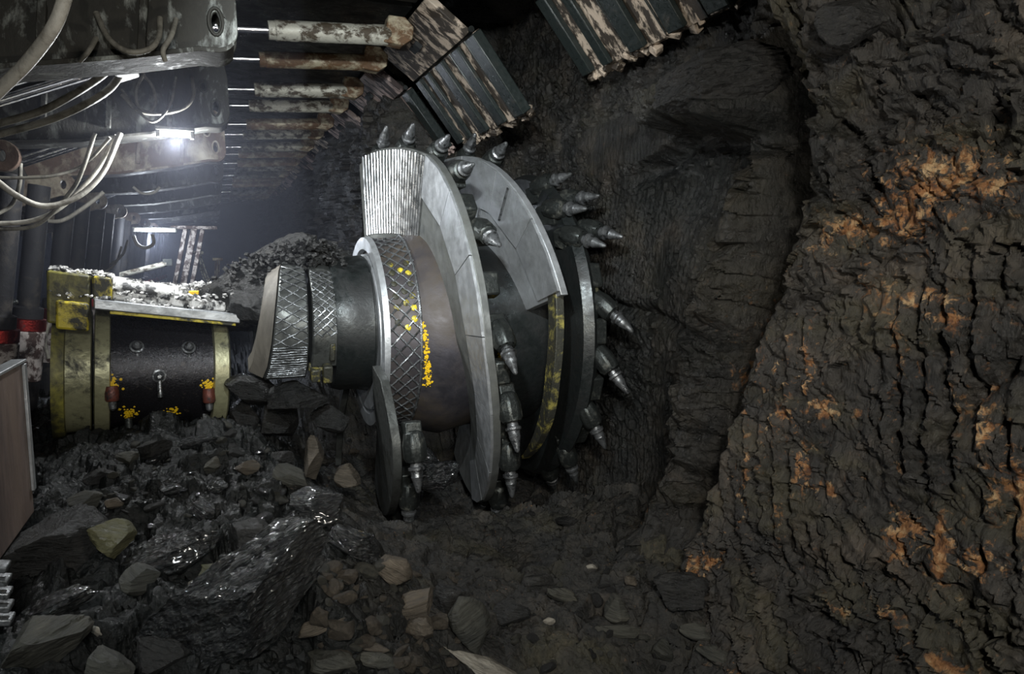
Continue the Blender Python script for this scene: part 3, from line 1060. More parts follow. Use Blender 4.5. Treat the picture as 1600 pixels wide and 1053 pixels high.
# the pale worn flank on the left, and the lug with yellow paint below
b = MB()
vs_ = []
for i, t in enumerate([100, 118, 143, 165, 190, 212, 226]):
    q = i / 6
    xb = 0.335 - 0.13 * q
    vs_ += [gp(xb - 0.07, t, 0.31), gp(xb, t, 0.36), gp(xb, t, 0.26), gp(xb - 0.07, t, 0.22)]
fs = []
for i in range(6):
    a, c = 4 * i, 4 * i + 4
    for j in range(4):
        fs.append((a + j, a + (j + 1) % 4, c + (j + 1) % 4, c + j))
fs += [(0, 1, 2, 3), (27, 26, 25, 24)]
b.add(vs_, fs)
make('flank_plate', b, 'flank', arm, bev=0.004, label='worn grey-brown flank on the left of the gear case')
b = MB()
b.box((0.47, 3.885, 0.865), (0.05, 0.05, 0.075), (0.3, 0, 0.1)).box((0.50, 3.93, 0.90), (0.12, 0.04, 0.05)).box((0.535, 3.885, 0.87), (0.05, 0.06, 0.10), (0.3, 0, 0)).box((0.56, 3.875, 0.99), (0.03, 0.05, 0.10), (0.2, 0, 0.1))
make('lug', b, 'yellow_mottled', arm, bev=0.008, label='small lugs with yellow paint')
b = MB()
b.box((0.38, 4.42, 1.08), (0.40, 0.36, 0.46), (0, 0.05, 0))
make('arm_body', b, 'black', arm, bev=0.03)

# ------------------------------------------------------------------ shearer body with the round yellow motor housing
mot = thing('shearer_body', (-0.4, 4.4, 0.45), 'yellow and black shearer body with a round motor casing and mud-covered top', 'mining machine')
MR = Matrix.Rotation(rad(7), 3, 'Z') @ Matrix.Rotation(rad(3.5), 3, 'Y')
MO = Vector((-0.375, 4.46, 0.86))


def mp(x, y, z):
    return MO + MR @ Vector((x, y, z))


AX = MR @ Vector((1, 0, 0))


def mpt(x, y, z):
    return mp(x, y, z + 0.03 - 0.09 * (x + 0.27))


b = MB().lathe([(-0.22, 0.315), (0.33, 0.315)], MO, AX, 64)
casing = make('motor_casing', b, 'motor', mot, label='oily black round casing')
b = MB().lathe([(-0.27, 0.33), (-0.265, 0.35), (-0.20, 0.35), (-0.195, 0.33)], MO, AX, 64)
make('flange', b, 'flange', mot, bev=0, label='greasy yellowish ring at the left of the casing')
b = MB().lathe([(0.30, 0.335), (0.305, 0.355), (0.375, 0.355), (0.385, 0.34), (0.40, 0.20)], MO, AX, 64)
make('flange', b, 'flange', mot, bev=0, label='wide yellowish ring at the right of the casing')
b = MB().lathe([(-0.43, 0.30), (-0.425, 0.335), (-0.285, 0.335), (-0.28, 0.32)], MO, AX, 64)
make('end_cover', b, 'flange', mot, bev=0, label='grimy round end cover')
b = MB().lathe([(-0.46, 0.2), (-0.455, 0.36), (-0.40, 0.36), (-0.39, 0.3)], MO, AX, 64)
make('end_cover', b, 'yellow_olive', mot, bev=0, label='yellow-painted outer rim')
b = MB().boxp((-0.27, -0.40, 0.335), (0.42, 0.1, 0.385))
b.v = [mpt(*v) for v in b.v]
make('top_slab', b, 'steel', mot, bev=0.006, label='thick bare steel slab along the top edge')
b = MB().boxp((-0.20, -0.385, 0.318), (0.40, 0.1, 0.334))
b.v = [mpt(*v) for v in b.v]
make('slab_lip', b, 'yellow', mot, bev=0.003, label='yellow lip under the slab')
for a_, c_, mt_, lb in (((-0.47, -0.34, 0.24), (-0.285, 0.0, 0.50), 'yellow_olive', 'tall yellow corner box'),
                        ((-0.43, -0.40, 0.22), (-0.29, -0.30, 0.36), 'yellow', 'small yellow box with a bright top'),
                        ((-0.28, -0.34, 0.386), (-0.19, 0.02, 0.50), 'yellow', 'yellow block on the slab'),
                        ((-0.19, -0.30, 0.386), (0.36, 0.35, 0.44), 'debris', 'deck covered in pale mud')):
    b = MB().boxp(a_, c_)
    b.v = [mpt(*v) for v in b.v]
    make('top_box', b, mt_, mot, bev=0.012, label=lb)
b = MB()
for x0, x1, y_, r in ((-0.18, 0.10, -0.27, 0.035), (-0.19, -0.08, -0.14, 0.055), (-0.06, 0.2, -0.12, 0.045)):
    b.cyl(mpt(x0, y_, 0.45), mpt(x1, y_, 0.45), r, n=16)
make('pipe', b, 'debris', mot, bev=0.004, label='mud-caked pipes on the deck')
for x, t in ((-0.075, 150), (0.175, 151), (0.03, 178)):
    a = rad(t)
    n = Vector((0, cos(a), sin(a)))
    o = MO + AX * x + MR @ (n * 0.31)
    nn = MR @ n
    down = Vector((0, 0, -1))
    b = MB().lathe([(0, 0.035), (0.02, 0.035), (0.022, 0.026), (0.045, 0.022), (0.055, 0.010)], o, nn, 18)
    b.cyl(o + nn * 0.012 + down * 0.02, o + nn * 0.02 + down * 0.115, 0.013, n=10)
    make('spray_nozzle', b, 'pick', mot, label='round steel nozzle on the casing')
for x, t, yl in ((-0.19, 188, 1), (0.275, 193, 1), (-0.11, 222, 1), (0.10, 225, 1)):
    a = rad(t)
    n = Vector((0, cos(a), sin(a)))
    o = MO + AX * x + MR @ (n * 0.315)
    nn = MR @ n
    mb = MB()
    for k in range(46):
        dx_, dt_ = random.gauss(0, 0.018), random.gauss(-3, 4.0)
        a2 = rad(t + dt_)
        n2_ = Vector((0, cos(a2), sin(a2)))
        mb.lathe([(0, random.uniform(0.004, 0.011)), (0.002, 0.003)], MO + AX * (x + dx_) + MR @ (n2_ * 0.3145), MR @ n2_, random.choice((4, 5, 6)), ph=random.random() * 3)
    make('paint_patch', mb, 'yellow_bright', mot)['kind'] = 'stuff'
    if t < 200:
        mb = MB().lathe([(0, 0.030), (0.035, 0.034), (0.07, 0.033), (0.078, 0.028)], o + nn * 0.018 + Vector((0, 0, 0.01)), (0, -0.1, -1), 16)
        h = make('bolt_cap', mb, 'rustred', mot, label='rust-red bolt cap')
        make('bolt_tip', MB().lathe([(0, 0.019), (0.02, 0.021), (0.045, 0.017), (0.055, 0.006)], o + nn * 0.012 + Vector((0, 0, -0.065)), (0, -0.1, -1), 14), 'pick', under(h, mot))
    else:
        make('bolt_cap', MB().lathe([(0, 0.02), (0.05, 0.02)], o + nn * 0.02 + Vector((0, 0, -0.0)), (0, -0.1, -1), 14), 'holder', mot)
b = MB().box(mpt(0.2, -0.25, 0.47), (0.05, 0.04, 0.02))
make('deck_bracket', b, 'yellow_bright', mot, bev=0.004)

# ------------------------------------------------------------------ roof supports
def rounded_plate():
    """outline of a canopy side plate in (x, z), its nose rounded off at the right"""
    P = [(-1.95, 1.98), (-0.95, 2.055), (-0.60, 2.085), (-0.24, 2.15), (-0.02, 2.20)]
    for k in range(7):
        a = -pi / 2 + 0.17 + k * (pi / 2) / 6
        P.append((0.03 + 0.075 * cos(a), 2.275 + 0.075 * sin(a)))
    P += [(0.10, 2.46), (0.085, 2.53), (0.04, 2.56), (-0.5, 2.53), (-1.95, 2.50)]
    return P


def slot(cx, cz, w, h, n=12):
    return [(cx + w * cos(2 * pi * k / n), cz + h * sin(2 * pi * k / n)) for k in range(n)]


def support(i, y0, label, m_can, m_ram1, m_ram2, m_sprag, open_=0.0, lamp=False):
    root = thing('roof_support', (0, y0, 0), label, 'roof support', 'hydraulic roof supports along the coal face')
    P = rounded_plate()
    for k, yy in enumerate((0.0, 0.13)):
        holes = [slot(0.035, 2.295, 0.014, 0.034)]
        if k == 0:
            holes.append(slot(-0.02, 2.40, 0.012, 0.018))
        sp = make('side_plate', MB().prism(P, (0, y0 + yy, 0), (1, 0, 0), (0, 0, 1), (0, 1, 0), 0.028, holes), m_can, root, bev=0.003)
        if k == 0:
            mb = MB()
            ring = slot(0.035, 2.295, 0.022, 0.044, 18)
            mb.tube([(x, y0 - 0.004, z) for x, z in ring + ring[:2]], 0.006, 6)
            r2 = slot(-0.02, 2.40, 0.022, 0.03, 14)
            mb.tube([(x, y0 - 0.004, z) for x, z in r2 + r2[:2]], 0.006, 6)
            make('eye_ring', mb, m_can, under(sp, root))
    mb = MB()
    low = [p for p in P[:9]]
    vs_, fs = [], []
    for x, z in low:
        vs_ += [(x, y0 - 0.025, z - 0.012), (x, y0 + 0.18, z - 0.012), (x, y0 + 0.18, z + 0.004), (x, y0 - 0.025, z + 0.004)]
    for j in range(len(low) - 1):
        a, c = 4 * j, 4 * j + 4
        fs += [(a + q, a + (q + 1) % 4, c + (q + 1) % 4, c + q) for q in range(4)]
    fs += [(0, 1, 2, 3), tuple(len(vs_) - 1 - q for q in range(4))]
    mb.add(vs_, fs)
    make('underside_plate', mb, m_can, root, bev=0.002)
    for k in range(5):
        x = -1.3 + 0.28 * k
        make('stiffener', MB().box((x, y0 + 0.015 - 0.03, 2.32), (0.025, 0.03, 0.34), (0, 0.1, 0)), m_can, root, bev=0.003)
    make('roof_plate', MB().boxp((-1.95, y0 - 0.02, 2.94), (1.12, y0 + 1.40, 3.0)).boxp((-1.95, y0 + 0.04, 2.5), (0.0, y0 + 0.15, 2.94)), 'black', root, bev=0.004)
    # rams running out to the face
    dx, dz = 0.26 * open_, 0.12 * open_
    for yy, r, mm, x0, zz in ((0.03, 0.055, m_ram1, 0.32, 2.735), (0.70, 0.052, m_ram2, 0.31, 2.745)):
        a, c = Vector((x0, y0 + yy, zz)), Vector((1.0 + dx, y0 + yy, zz + 0.05 + dz))
        d = (c - a).normalized()
        L = (c - a).length
        mb = MB().lathe([(0, r * 0.72), (0.0, r * 0.9), (0.035, r * 0.92), (0.04, r), (L - 0.12, r), (L - 0.10, r * 1.04), (L - 0.03, r * 1.04), (L, r * 0.8)], a, d, 24)
        rm = make('ram', mb, mm, root)
        hp = under(rm, root)
        make('ram_rod', MB().cyl(a - d * 0.75, a + d * 0.01, 0.020, n=14), 'chrome', hp)
        mb = MB().prism([(-0.05, -0.05), (0.06, -0.06), (0.12, -0.02), (0.13, 0.05), (0.08, 0.10), (-0.02, 0.10)], c + Vector((0, -0.045, 0.0)), (1, 0, 0), (0, 0, 1), (0, 1, 0), 0.09)
        mb.lathe([(0, 0.018), (0.012, 0.018)], c + Vector((0.06, -0.055, 0.02)), (0, 1, 0), 10)
        make('clevis', mb, 'ram_rust', hp, bev=0.006)
    # polished rods at the back of the beam
    mb = MB()
    for yy in (0.86, 1.02, 1.10):
        mb.cyl((-1.25, y0 + yy, 2.0), (-0.38, y0 + yy, 2.37), 0.020, n=12)
    make('side_rod', mb, 'chrome', root)
    make('rod_block', MB().box((-1.22, y0 + 0.98, 2.02), (0.26, 0.40, 0.16), (0, -0.4, 0)), m_can, root, bev=0.01)
    make('rod_block', MB().box((-0.36, y0 + 0.98, 2.38), (0.10, 0.36, 0.12), (0, -0.4, 0)), m_can, root, bev=0.01)
    # link with a round eye low at the back
    ey = Vector((-0.93, y0 - 0.06, 1.985))
    out = [(0.075 * cos(t), 0.075 * sin(t)) for t in np.linspace(-1.75, 1.45, 12)]
    mb = MB().prism(out + [(-0.4, 0.03), (-0.9, -0.10), (-0.9, -0.28), (-0.35, -0.19)], ey, (1, 0, 0), (0, 0, 1), (0, 1, 0), 0.05, [slot(0, 0, 0.018, 0.03)])
    make('link_arm', mb, 'canopy_rust' if i % 2 else m_can, root, bev=0.006)
    # the two leg cylinders
    for yy in (0.30, 0.95):
        a, c = Vector((-1.22, y0 + yy, 0.25)), Vector((-0.97, y0 + yy, 1.95))
        d = (c - a).normalized()
        lg = make('leg', MB().lathe([(0, 0.10), (0.55, 0.10), (0.56, 0.085), (0.95, 0.085), (0.96, 0.06), (1.70, 0.06)], a, d, 24), 'leg', root)
        hl = under(lg, root)
        make('leg_sleeve', MB().lathe([(0.48, 0.075), (0.50, 0.105), (0.80, 0.108), (0.81, 0.1)], a, d, 24), 'whitepaint', hl, label='chipped white sleeve')
        make('leg_band', MB().lathe([(0.81, 0.10), (0.815, 0.106), (0.88, 0.104), (0.885, 0.09)], a, d, 24), 'redband', hl, label='red band')
    mb = MB().box((-1.14, y0 + 0.62, 1.30), (0.08, 0.16, 0.20)).box((-1.12, y0 + 0.62, 1.44), (0.06, 0.08, 0.08))
    for k in range(4):
        mb.cyl((-1.12, y0 + 0.56 + 0.04 * k, 1.24), (-1.07, y0 + 0.56 + 0.04 * k, 1.24), 0.014, n=10)
    make('valve_block', mb, 'holder', root, bev=0.008)
    # face sprag: short hinge panel, then the ribbed flap
    h0, h1 = Vector((1.15 + dx, 0, 2.945 + dz)), Vector((1.385 + dx, 0, 2.775 + dz))
    f0 = Vector((1.43 + dx, 0, 2.785 + dz))
    f1 = Vector((1.76, 0, 2.355)) if not open_ else Vector((2.0, 0, 2.53))
    Y0, Y1 = y0 - 0.30, y0 + 0.90

    def panel(p, q, th, ya, yb, off=0.0):
        d = (q - p).normalized()
        nrm = Vector((-d.z, 0, d.x))          # towards the tunnel
        if nrm.x > 0:
            nrm = -nrm
        mb_ = MB()
        vs2 = [Vector((v.x, yy, v.z)) for v in (p + nrm * off, q + nrm * off, q + nrm * (off + th), p + nrm * (off + th)) for yy in (ya, yb)]
        mb_.add(vs2, [(0, 2, 3, 1), (2, 4, 5, 3), (4, 6, 7, 5), (6, 0, 1, 7), (0, 6, 4, 2), (1, 3, 5, 7)])
        return mb_
    hpan = make('hinge_panel', panel(h0, h1, 0.04, Y0 + 0.02, Y1 - 0.02), m_sprag, root, bev=0.005)
    mid = (h0 + h1) / 2
    mb = MB().box((mid.x - 0.03, y0 + 0.33, mid.z - 0.03), (0.05, 0.13, 0.05), (0, 0.6, 0)).cyl((h1.x, Y0, h1.z), (h1.x, Y1, h1.z), 0.017, n=12)
    make('hinge_pin', mb, 'black', under(hpan, root))
    fp = make('face_flap', panel(f0, f1, 0.03, Y0, Y1), m_sprag, root, bev=0.004)
    hf = under(fp, root)
    L = (f1 - f0)
    for (a_, c_), hh in (((0.0, 0.10), 0.035), ((0.24, 0.34), 0.03), ((0.50, 0.60), 0.035), ((0.77, 0.83), 0.03), ((0.93, 1.0), 0.035)):
        pa, pb = f0 + L * 0.01, f1 - L * 0.03
        if a_ == 0.0 or c_ == 1.0:
            make('rib', panel(pa, pb, hh + 0.032, Y0 + 1.2 * a_ - (0.012 if a_ == 0 else 0), Y0 + 1.2 * c_ + (0.012 if a_ else 0), -0.002), 'sprag_black', hf, bev=0.006)
        else:
            make('rib', panel(pa, pb, hh, Y0 + 1.2 * a_, Y0 + 1.2 * c_, 0.03), 'sprag_black', hf, bev=0.006)
    for q in (0.12, 0.36, 0.62):
        c0 = f0 + Vector((-0.012, 0, -0.012)) * 3
        make('weld_seam', MB().cyl((c0.x, Y0 + 1.2 * q + 0.012, c0.z), (f1.x - 0.03, Y0 + 1.2 * q + 0.012, f1.z - 0.02), 0.006, n=6), 'holder', hf)
    e1 = f1 + L.normalized() * 0.0
    mb = MB()
    rnd = random.Random(i)
    for k in range(26):
        yy = Y0 + 1.2 * rnd.random()
        mb.box((e1.x + rnd.uniform(-0.03, 0.02), yy, e1.z + rnd.uniform(-0.03, 0.02)), [rnd.uniform(0.02, 0.07) for _ in range(3)], (rnd.random(), rnd.random(), rnd.random()))
    make('bent_edge', mb.cyl((e1.x, Y0, e1.z), (e1.x, Y1, e1.z), 0.014, n=8), m_sprag, hf, bev=0.004, label='torn and battered lower edge')
    return root


sup = [support(0, 2.70, 'nearest roof support in view, its flap cut off by the top of the picture', 'canopy', 'ram', 'ram_rust', 'sprag', 1.0),
       support(1, 4.20, 'second roof support, the lit lamp under its beam', 'canopy', 'ram', 'ram_rust', 'sprag'),
       support(2, 5.70, 'third roof support with a rusty beam and pinkish peeled flap', 'canopy_rust', 'ram', 'ram', 'sprag_pink'),
       support(3, 7.20, 'fourth roof support, brownish rams just behind the pinkish flap', 'canopy', 'ram_rust', 'ram', 'sprag_pink')]
labs = ['fifth roof support in the haze, a small hose loop below it', 'sixth roof support, dim in the haze', 'seventh roof support, dim in the haze',
        'eighth roof support in front of the far dark opening', 'ninth roof support beside the far dark opening', 'farthest roof support visible down the face']
for k, lb in enumerate(labs):
    c = copy_tree(sup[3 if k % 2 else 1]['_e'])
    c.location = (0, 8.70 + 1.5 * k, 0.0)
    c['label'] = lb

# ------------------------------------------------------------------ lamps
def tube_lamp(c, L, label, yaw=0.0):
    c = Vector(c)
    t = thing('strip_lamp', c, label, 'lamp', 'strip lamps under the supports')
    R = Matrix.Rotation(yaw, 3, 'Z')
    u = R @ Vector((1, 0, 0))
    make('lamp_housing', MB().box(c + Vector((0, 0, 0.022)), (L + 0.05, 0.06, 0.018), R).box(c + u * (L / 2 + 0.012), (0.02, 0.05, 0.045), R).box(c - u * (L / 2 + 0.012), (0.02, 0.05, 0.045), R),
         'lamp_case', t, bev=0.003)
    make('lamp_tube', MB().cyl(c - u * L / 2, c + u * L / 2, 0.016, n=14), 'lamp', t, label='glowing white tube')
    return t


tube_lamp(LAMP, 0.135, 'bright strip lamp glowing white under the second support beam')
tube_lamp((-0.62, 9.0, 1.80), 0.4, 'far strip lamp lighting the haze by the steel prop')

# ------------------------------------------------------------------ props and plates down the face
def prop(p0, p1, w, label, mt):
    p0, p1 = Vector(p0), Vector(p1)
    t = thing('steel_prop', p0, label, 'prop')
    d = (p1 - p0).normalized()
    s_ = Vector((1, 0, 0)) - d * d.x
    s_.normalize()
    R = Matrix((s_, d.cross(s_), d)).transposed()
    L = (p1 - p0).length
    make('web', MB().box((p0 + p1) / 2, (w * 0.3, w * 0.9, L), R), mt, t, bev=0.004)
    make('channel_side', MB().box((p0 + p1) / 2 + s_ * w * 0.4, (w * 0.2, w, L), R).box((p0 + p1) / 2 - s_ * w * 0.4, (w * 0.2, w, L), R), mt, t, bev=0.004)
    make('head_plate', MB().box(p1, (w * 2.2, w * 1.2, 0.04)), mt, t, bev=0.004)


prop(onax(284, 458, 1, 9.8), onax(304, 356, 1, 9.8), 0.24, 'leaning white steel prop under the haze-lit roof', 'whitepaint')
prop(onax(328, 452, 1, 10.2), onax(308, 395, 1, 10.2), 0.07, 'thin prop leaning left, just right of the white steel prop', 'ram')
prop(onax(338, 448, 1, 10.5), onax(340, 405, 1, 10.5), 0.06, 'short upright prop farthest right at the dark opening', 'ram_rust')
t = thing('guard_rail', onax(225, 420, 1, 9.3), 'pale yellow bar rising behind the mud-covered deck', 'rail')
make('bar', MB().cyl(onax(165, 436, 1, 9.3), onax(260, 412, 1, 9.3), 0.035, n=12), 'ram', t)
make('bracket', MB().box(onax(262, 410, 1, 9.3), (0.10, 0.06, 0.08)), 'holder', t, bev=0.004)

t = thing('spill_plate', (-0.62, 2.6, 0.7), 'brown worn steel plate standing upright at the left edge', 'steel plate')
make('plate', MB().boxp((-0.65, 2.05, 0.62), (-0.62, 2.82, 1.145)), 'plate_brown', t, bev=0.004)
make('edge_strip', MB().boxp((-0.61, 2.80, 0.70), (-0.62, 2.83, 1.14)).boxp((-0.655, 2.05, 1.145), (-0.61, 2.83, 1.155)), 'steel', t, bev=0.002)
t = thing('back_plate', (-0.66, 3.3, 0.7), 'black steel plate between the brown plate and the shearer body', 'steel plate')
make('plate', MB().boxp((-0.86, 2.95, 0.50), (-0.83, 3.75, 0.98)), 'black', t, bev=0.004)
c = onax(6, 915, 1, 2.05)
t = thing('cable_track', c, 'shiny ribbed cable track poking in at the lower left edge', 'cable track')
for k in range(5):
    make('track_link', MB().box(c + Vector((-0.04, 0.02, 0.05 - 0.035 * k)), (0.10, 0.05, 0.018), (0, 0.2, 0)), 'pick', t, bev=0.004)
make('track_side', MB().box(c + Vector((-0.085, 0.03, -0.02)), (0.02, 0.05, 0.26)), 'black', t, bev=0.004)


# ------------------------------------------------------------------ hoses
def smooth_path(pts, n=8):
    P = [Vector(p) for p in pts]
    P = [P[0] * 2 - P[1]] + P + [P[-1] * 2 - P[-2]]
    out = []
    for i in range(1, len(P) - 2):
        for k in range(n):
            t = k / n
            a, b_, c_, d = P[i - 1], P[i], P[i + 1], P[i + 2]
            out.append(0.5 * ((2 * b_) + (c_ - a) * t + (2 * a - 5 * b_ + 4 * c_ - d) * t * t + (3 * b_ - a - 3 * c_ + d) * t ** 3))
    out.append(P[-2])
    return out


def hose(pts, r, mt, label, group=None):
    P = smooth_path([onax(x, y, 1, d) for x, y, d in pts])
    me = MB().tube(P, r, 10)
    o = make('hydraulic_hose', me, mt, None, smooth=60)
    tag(o, label, 'hose', group)
    return o


hose([(105, -15, 2.2), (85, 40, 2.2), (45, 95, 2.3), (0, 140, 2.4), (-40, 180, 2.5)], 0.017, 'hose_pale', 'thick pale hose slanting across the upper left corner')
hose([(188, 208, 4.1), (160, 270, 4.05), (120, 308, 4.0), (70, 322, 3.95), (25, 305, 3.9), (-20, 270, 3.9)], 0.014, 'hose_pale', 'brightest hose, sagging in a deep loop at the left edge')
hose([(183, 212, 4.15), (150, 268, 4.2), (100, 320, 4.2), (50, 345, 4.2), (-20, 350, 4.2)], 0.012, 'hose_pale', 'pale hose sagging just below the brightest one')
hose([(172, 215, 4.12), (130, 258, 4.2), (80, 275, 4.2), (20, 278, 4.2), (-20, 276, 4.2)], 0.008, 'hose', 'thin brown hose running flat above the brightest hose loop')
hose([(162, 300, 5.2), (130, 325, 5.2), (95, 345, 5.2), (60, 342, 5.2), (30, 330, 5.2)], 0.013, 'hose', 'grey hose in a shallow loop under the rusty beam')
hose([(148, 208, 4.1), (130, 262, 4.1), (110, 300, 4.15), (60, 350, 4.2), (0, 358, 4.2), (-20, 356, 4.2)], 0.010, 'hose', 'dim hose crossing under the bright loop')
hose([(225, 115, 4.12), (213, 140, 4.1), (216, 165, 4.1), (232, 175, 4.1), (243, 160, 4.1), (238, 135, 4.1), (225, 118, 4.12)], 0.008, 'hose', 'small hose ring hanging on the lit support beam')
hose([(300, 120, 4.15), (302, 150, 4.1), (285, 170, 4.1), (245, 178, 4.1), (215, 172, 4.1), (190, 148, 4.12)], 0.009, 'hose', 'hose draped below the ring on the lit support beam')
hose([(190, 140, 4.12), (215, 172, 4.1), (240, 190, 4.08), (265, 165, 4.1), (275, 120, 4.14)], 0.007, 'hose', 'thin hose hooked right of the ring on the lit beam')
hose([(250, 28, 2.66), (248, 60, 2.62), (230, 78, 2.6), (200, 80, 2.6), (170, 60, 2.62), (150, 20, 2.66)], 0.009, 'hose', 'hose looping over the nearest support beam')
hose([(275, 30, 2.66), (268, 55, 2.62), (255, 78, 2.6), (258, 95, 2.62)], 0.008, 'hose', 'short black hose at the right of the nearest beam')
hose([(150, 60, 2.66), (138, 80, 2.6), (125, 95, 2.64)], 0.008, 'hose', 'short hose clipped to the left of the nearest beam')
hose([(-10, 195, 3.5), (60, 175, 3.5), (110, 150, 3.5), (150, 125, 3.6), (175, 105, 3.7)], 0.016, 'hose', 'thick dark hose under the polished rods, upper one of two')
hose([(-10, 212, 3.6), (70, 190, 3.6), (130, 165, 3.6), (170, 140, 3.7), (190, 115, 3.8)], 0.016, 'hose', 'thick dark hose under the polished rods, lower one of two')
hose([(208, 292, 6.6), (222, 302, 6.6), (240, 301, 6.6), (250, 292, 6.6)], 0.012, 'hose_pale', 'small pale hose loop below the middle of the haze-lit beams')
hose([(208, 368, 8.6), (215, 382, 8.6), (228, 387, 8.6), (240, 380, 8.6), (238, 366, 8.6)], 0.018, 'hose_pale', 'short white hose loop beside the far lamp')
hose([(200, 375, 8.2), (190, 400, 8.2), (165, 416, 8.2), (130, 420, 8.2), (100, 412, 8.2)], 0.012, 'hose', 'long drooping hose left of the far lamp, upper one')
hose([(190, 385, 8.0), (180, 412, 8.0), (155, 428, 8.0), (120, 430, 8.0), (90, 424, 8.0)], 0.010, 'hose', 'long drooping hose left of the far lamp, lower one')
hose([(32, 255, 4.3), (30, 290, 4.3), (18, 320, 4.4), (-5, 335, 4.4)], 0.010, 'hose', 'black hose hanging straight down at the left edge')
hose([(24, 352, 4.8), (18, 375, 4.8), (8, 398, 4.8)], 0.012, 'hose_pale', 'short pale hose ending above the leg cylinders')
hose([(84, 470, 5.3), (78, 500, 5.2), (70, 530, 5.2), (76, 560, 5.2)], 0.012, 'hose', 'dark hose beside the white leg sleeve')
# ------------------------------------------------------------------ rocks
import bmesh


def ico(sub):
    bm = bmesh.new()
    bmesh.ops.create_icosphere(bm, subdivisions=sub, radius=1.0)
    V = np.array([v.co[:] for v in bm.verts])
    Fc = [tuple(v.index for v in f.verts) for f in bm.faces]
    bm.free()
    return V, Fc


ICO = {s: ico(s) for s in (3, 4, 5, 6)}


def rock_mesh(name, seed, dims, sub=4, cuts=12, flat=0.0, rough=0.05, layer=0.0, mt='coal'):
    """angular rock: sphere cut by random planes, then broken up; dims are half sizes"""
    rs = np.random.RandomState(seed)
    V, Fc = ICO[sub]
    V = V.copy()
    for k in range(cuts):
        n = rs.normal(size=3)
        n[2] *= 1.0 + flat
        n /= np.linalg.norm(n)
        d = rs.uniform(0.52, 0.85)
        t = V @ n
        over = t > d
        V[over] -= np.outer(t[over] - d, n)
    V /= np.abs(V).max(0)
    big = fbm(V * 1.6 + seed, 4)
    fine = fbm(V * 6.0 + seed * 2, 4)
    V = V * (1 + rough * 1.6 * big + rough * 0.7 * fine)[:, None]
    if layer:
        q = V.copy()
        lv = q[:, 2] * 7 + 1.2 * fbm(V * 1.5 + 5, 3)
        stp = ((np.floor(lv) * 12.9898 + seed) % 1.0) - 0.5
        V[:, :2] *= (1 + layer * stp)[:, None]
        tiny = fbm(V * np.array([8, 8, 30]) + seed, 3)
        V *= (1 + layer * 0.35 * tiny)[:, None]
    V = V * np.array(dims)
    me = bpy.data.meshes.new(name)
    me.from_pydata(V.tolist(), [], Fc)
    me.update()
    me.polygons.foreach_set('use_smooth', [True] * len(me.polygons))
    me.set_sharp_from_angle(angle=rad(32))
    me.materials.append(MT[mt])
    return me


dg = bpy.context.evaluated_depsgraph_get()


def floor_hit(px, py):
    r = ray(px, py).normalized()
    ok, loc, nrm, idx = FLOOR.ray_cast(CAMP, r)
    return loc if ok else None


def floor_z(x, y):
    ok, loc, nrm, idx = FLOOR.ray_cast(Vector((x, y, 3.0)), Vector((0, 0, -1)))
    return loc.z if ok else 0.0


VIEWM = Matrix((RTV, FWV, UPV)).transposed()


def boulder(px, py, w, h, roll, mt, label, d=None, cat='rock', deep=0.7, seed=0, sub=4, rough=0.05, layer=0.0, cuts=12, flat=0.0, name='rock', lift=0.0):
    if d is None:
        hit = floor_hit(px, py + h * 0.42)
        d = (hit - CAMP).dot(FWV) + 0.12 * h * 2.0 / FPX
    if d == 'wall':
        r = ray(px, py).normalized()
        ok, loc, nrm, idx = FACE.ray_cast(CAMP, r)
        d = (loc - CAMP).dot(FWV) - 0.01
    c = atd(px, py, d)
    hw, hh = w * d / FPX / 2, h * d / FPX / 2
    dep = min(hw, hh) * 2 * deep if deep < 5 else deep
    me = rock_mesh(name, seed or int(px * 7 + py), (hw, max(hh * 0.9, dep), hh), sub, cuts, flat, rough, layer, mt)
    o = bpy.data.objects.new(name, me)
    COL.objects.link(o)
    o.location = c + Vector((0, 0, lift))
    o.rotation_euler = (VIEWM @ Matrix.Rotation(rad(roll), 3, 'Y')).to_euler()
    tag(o, label, cat)
    return o


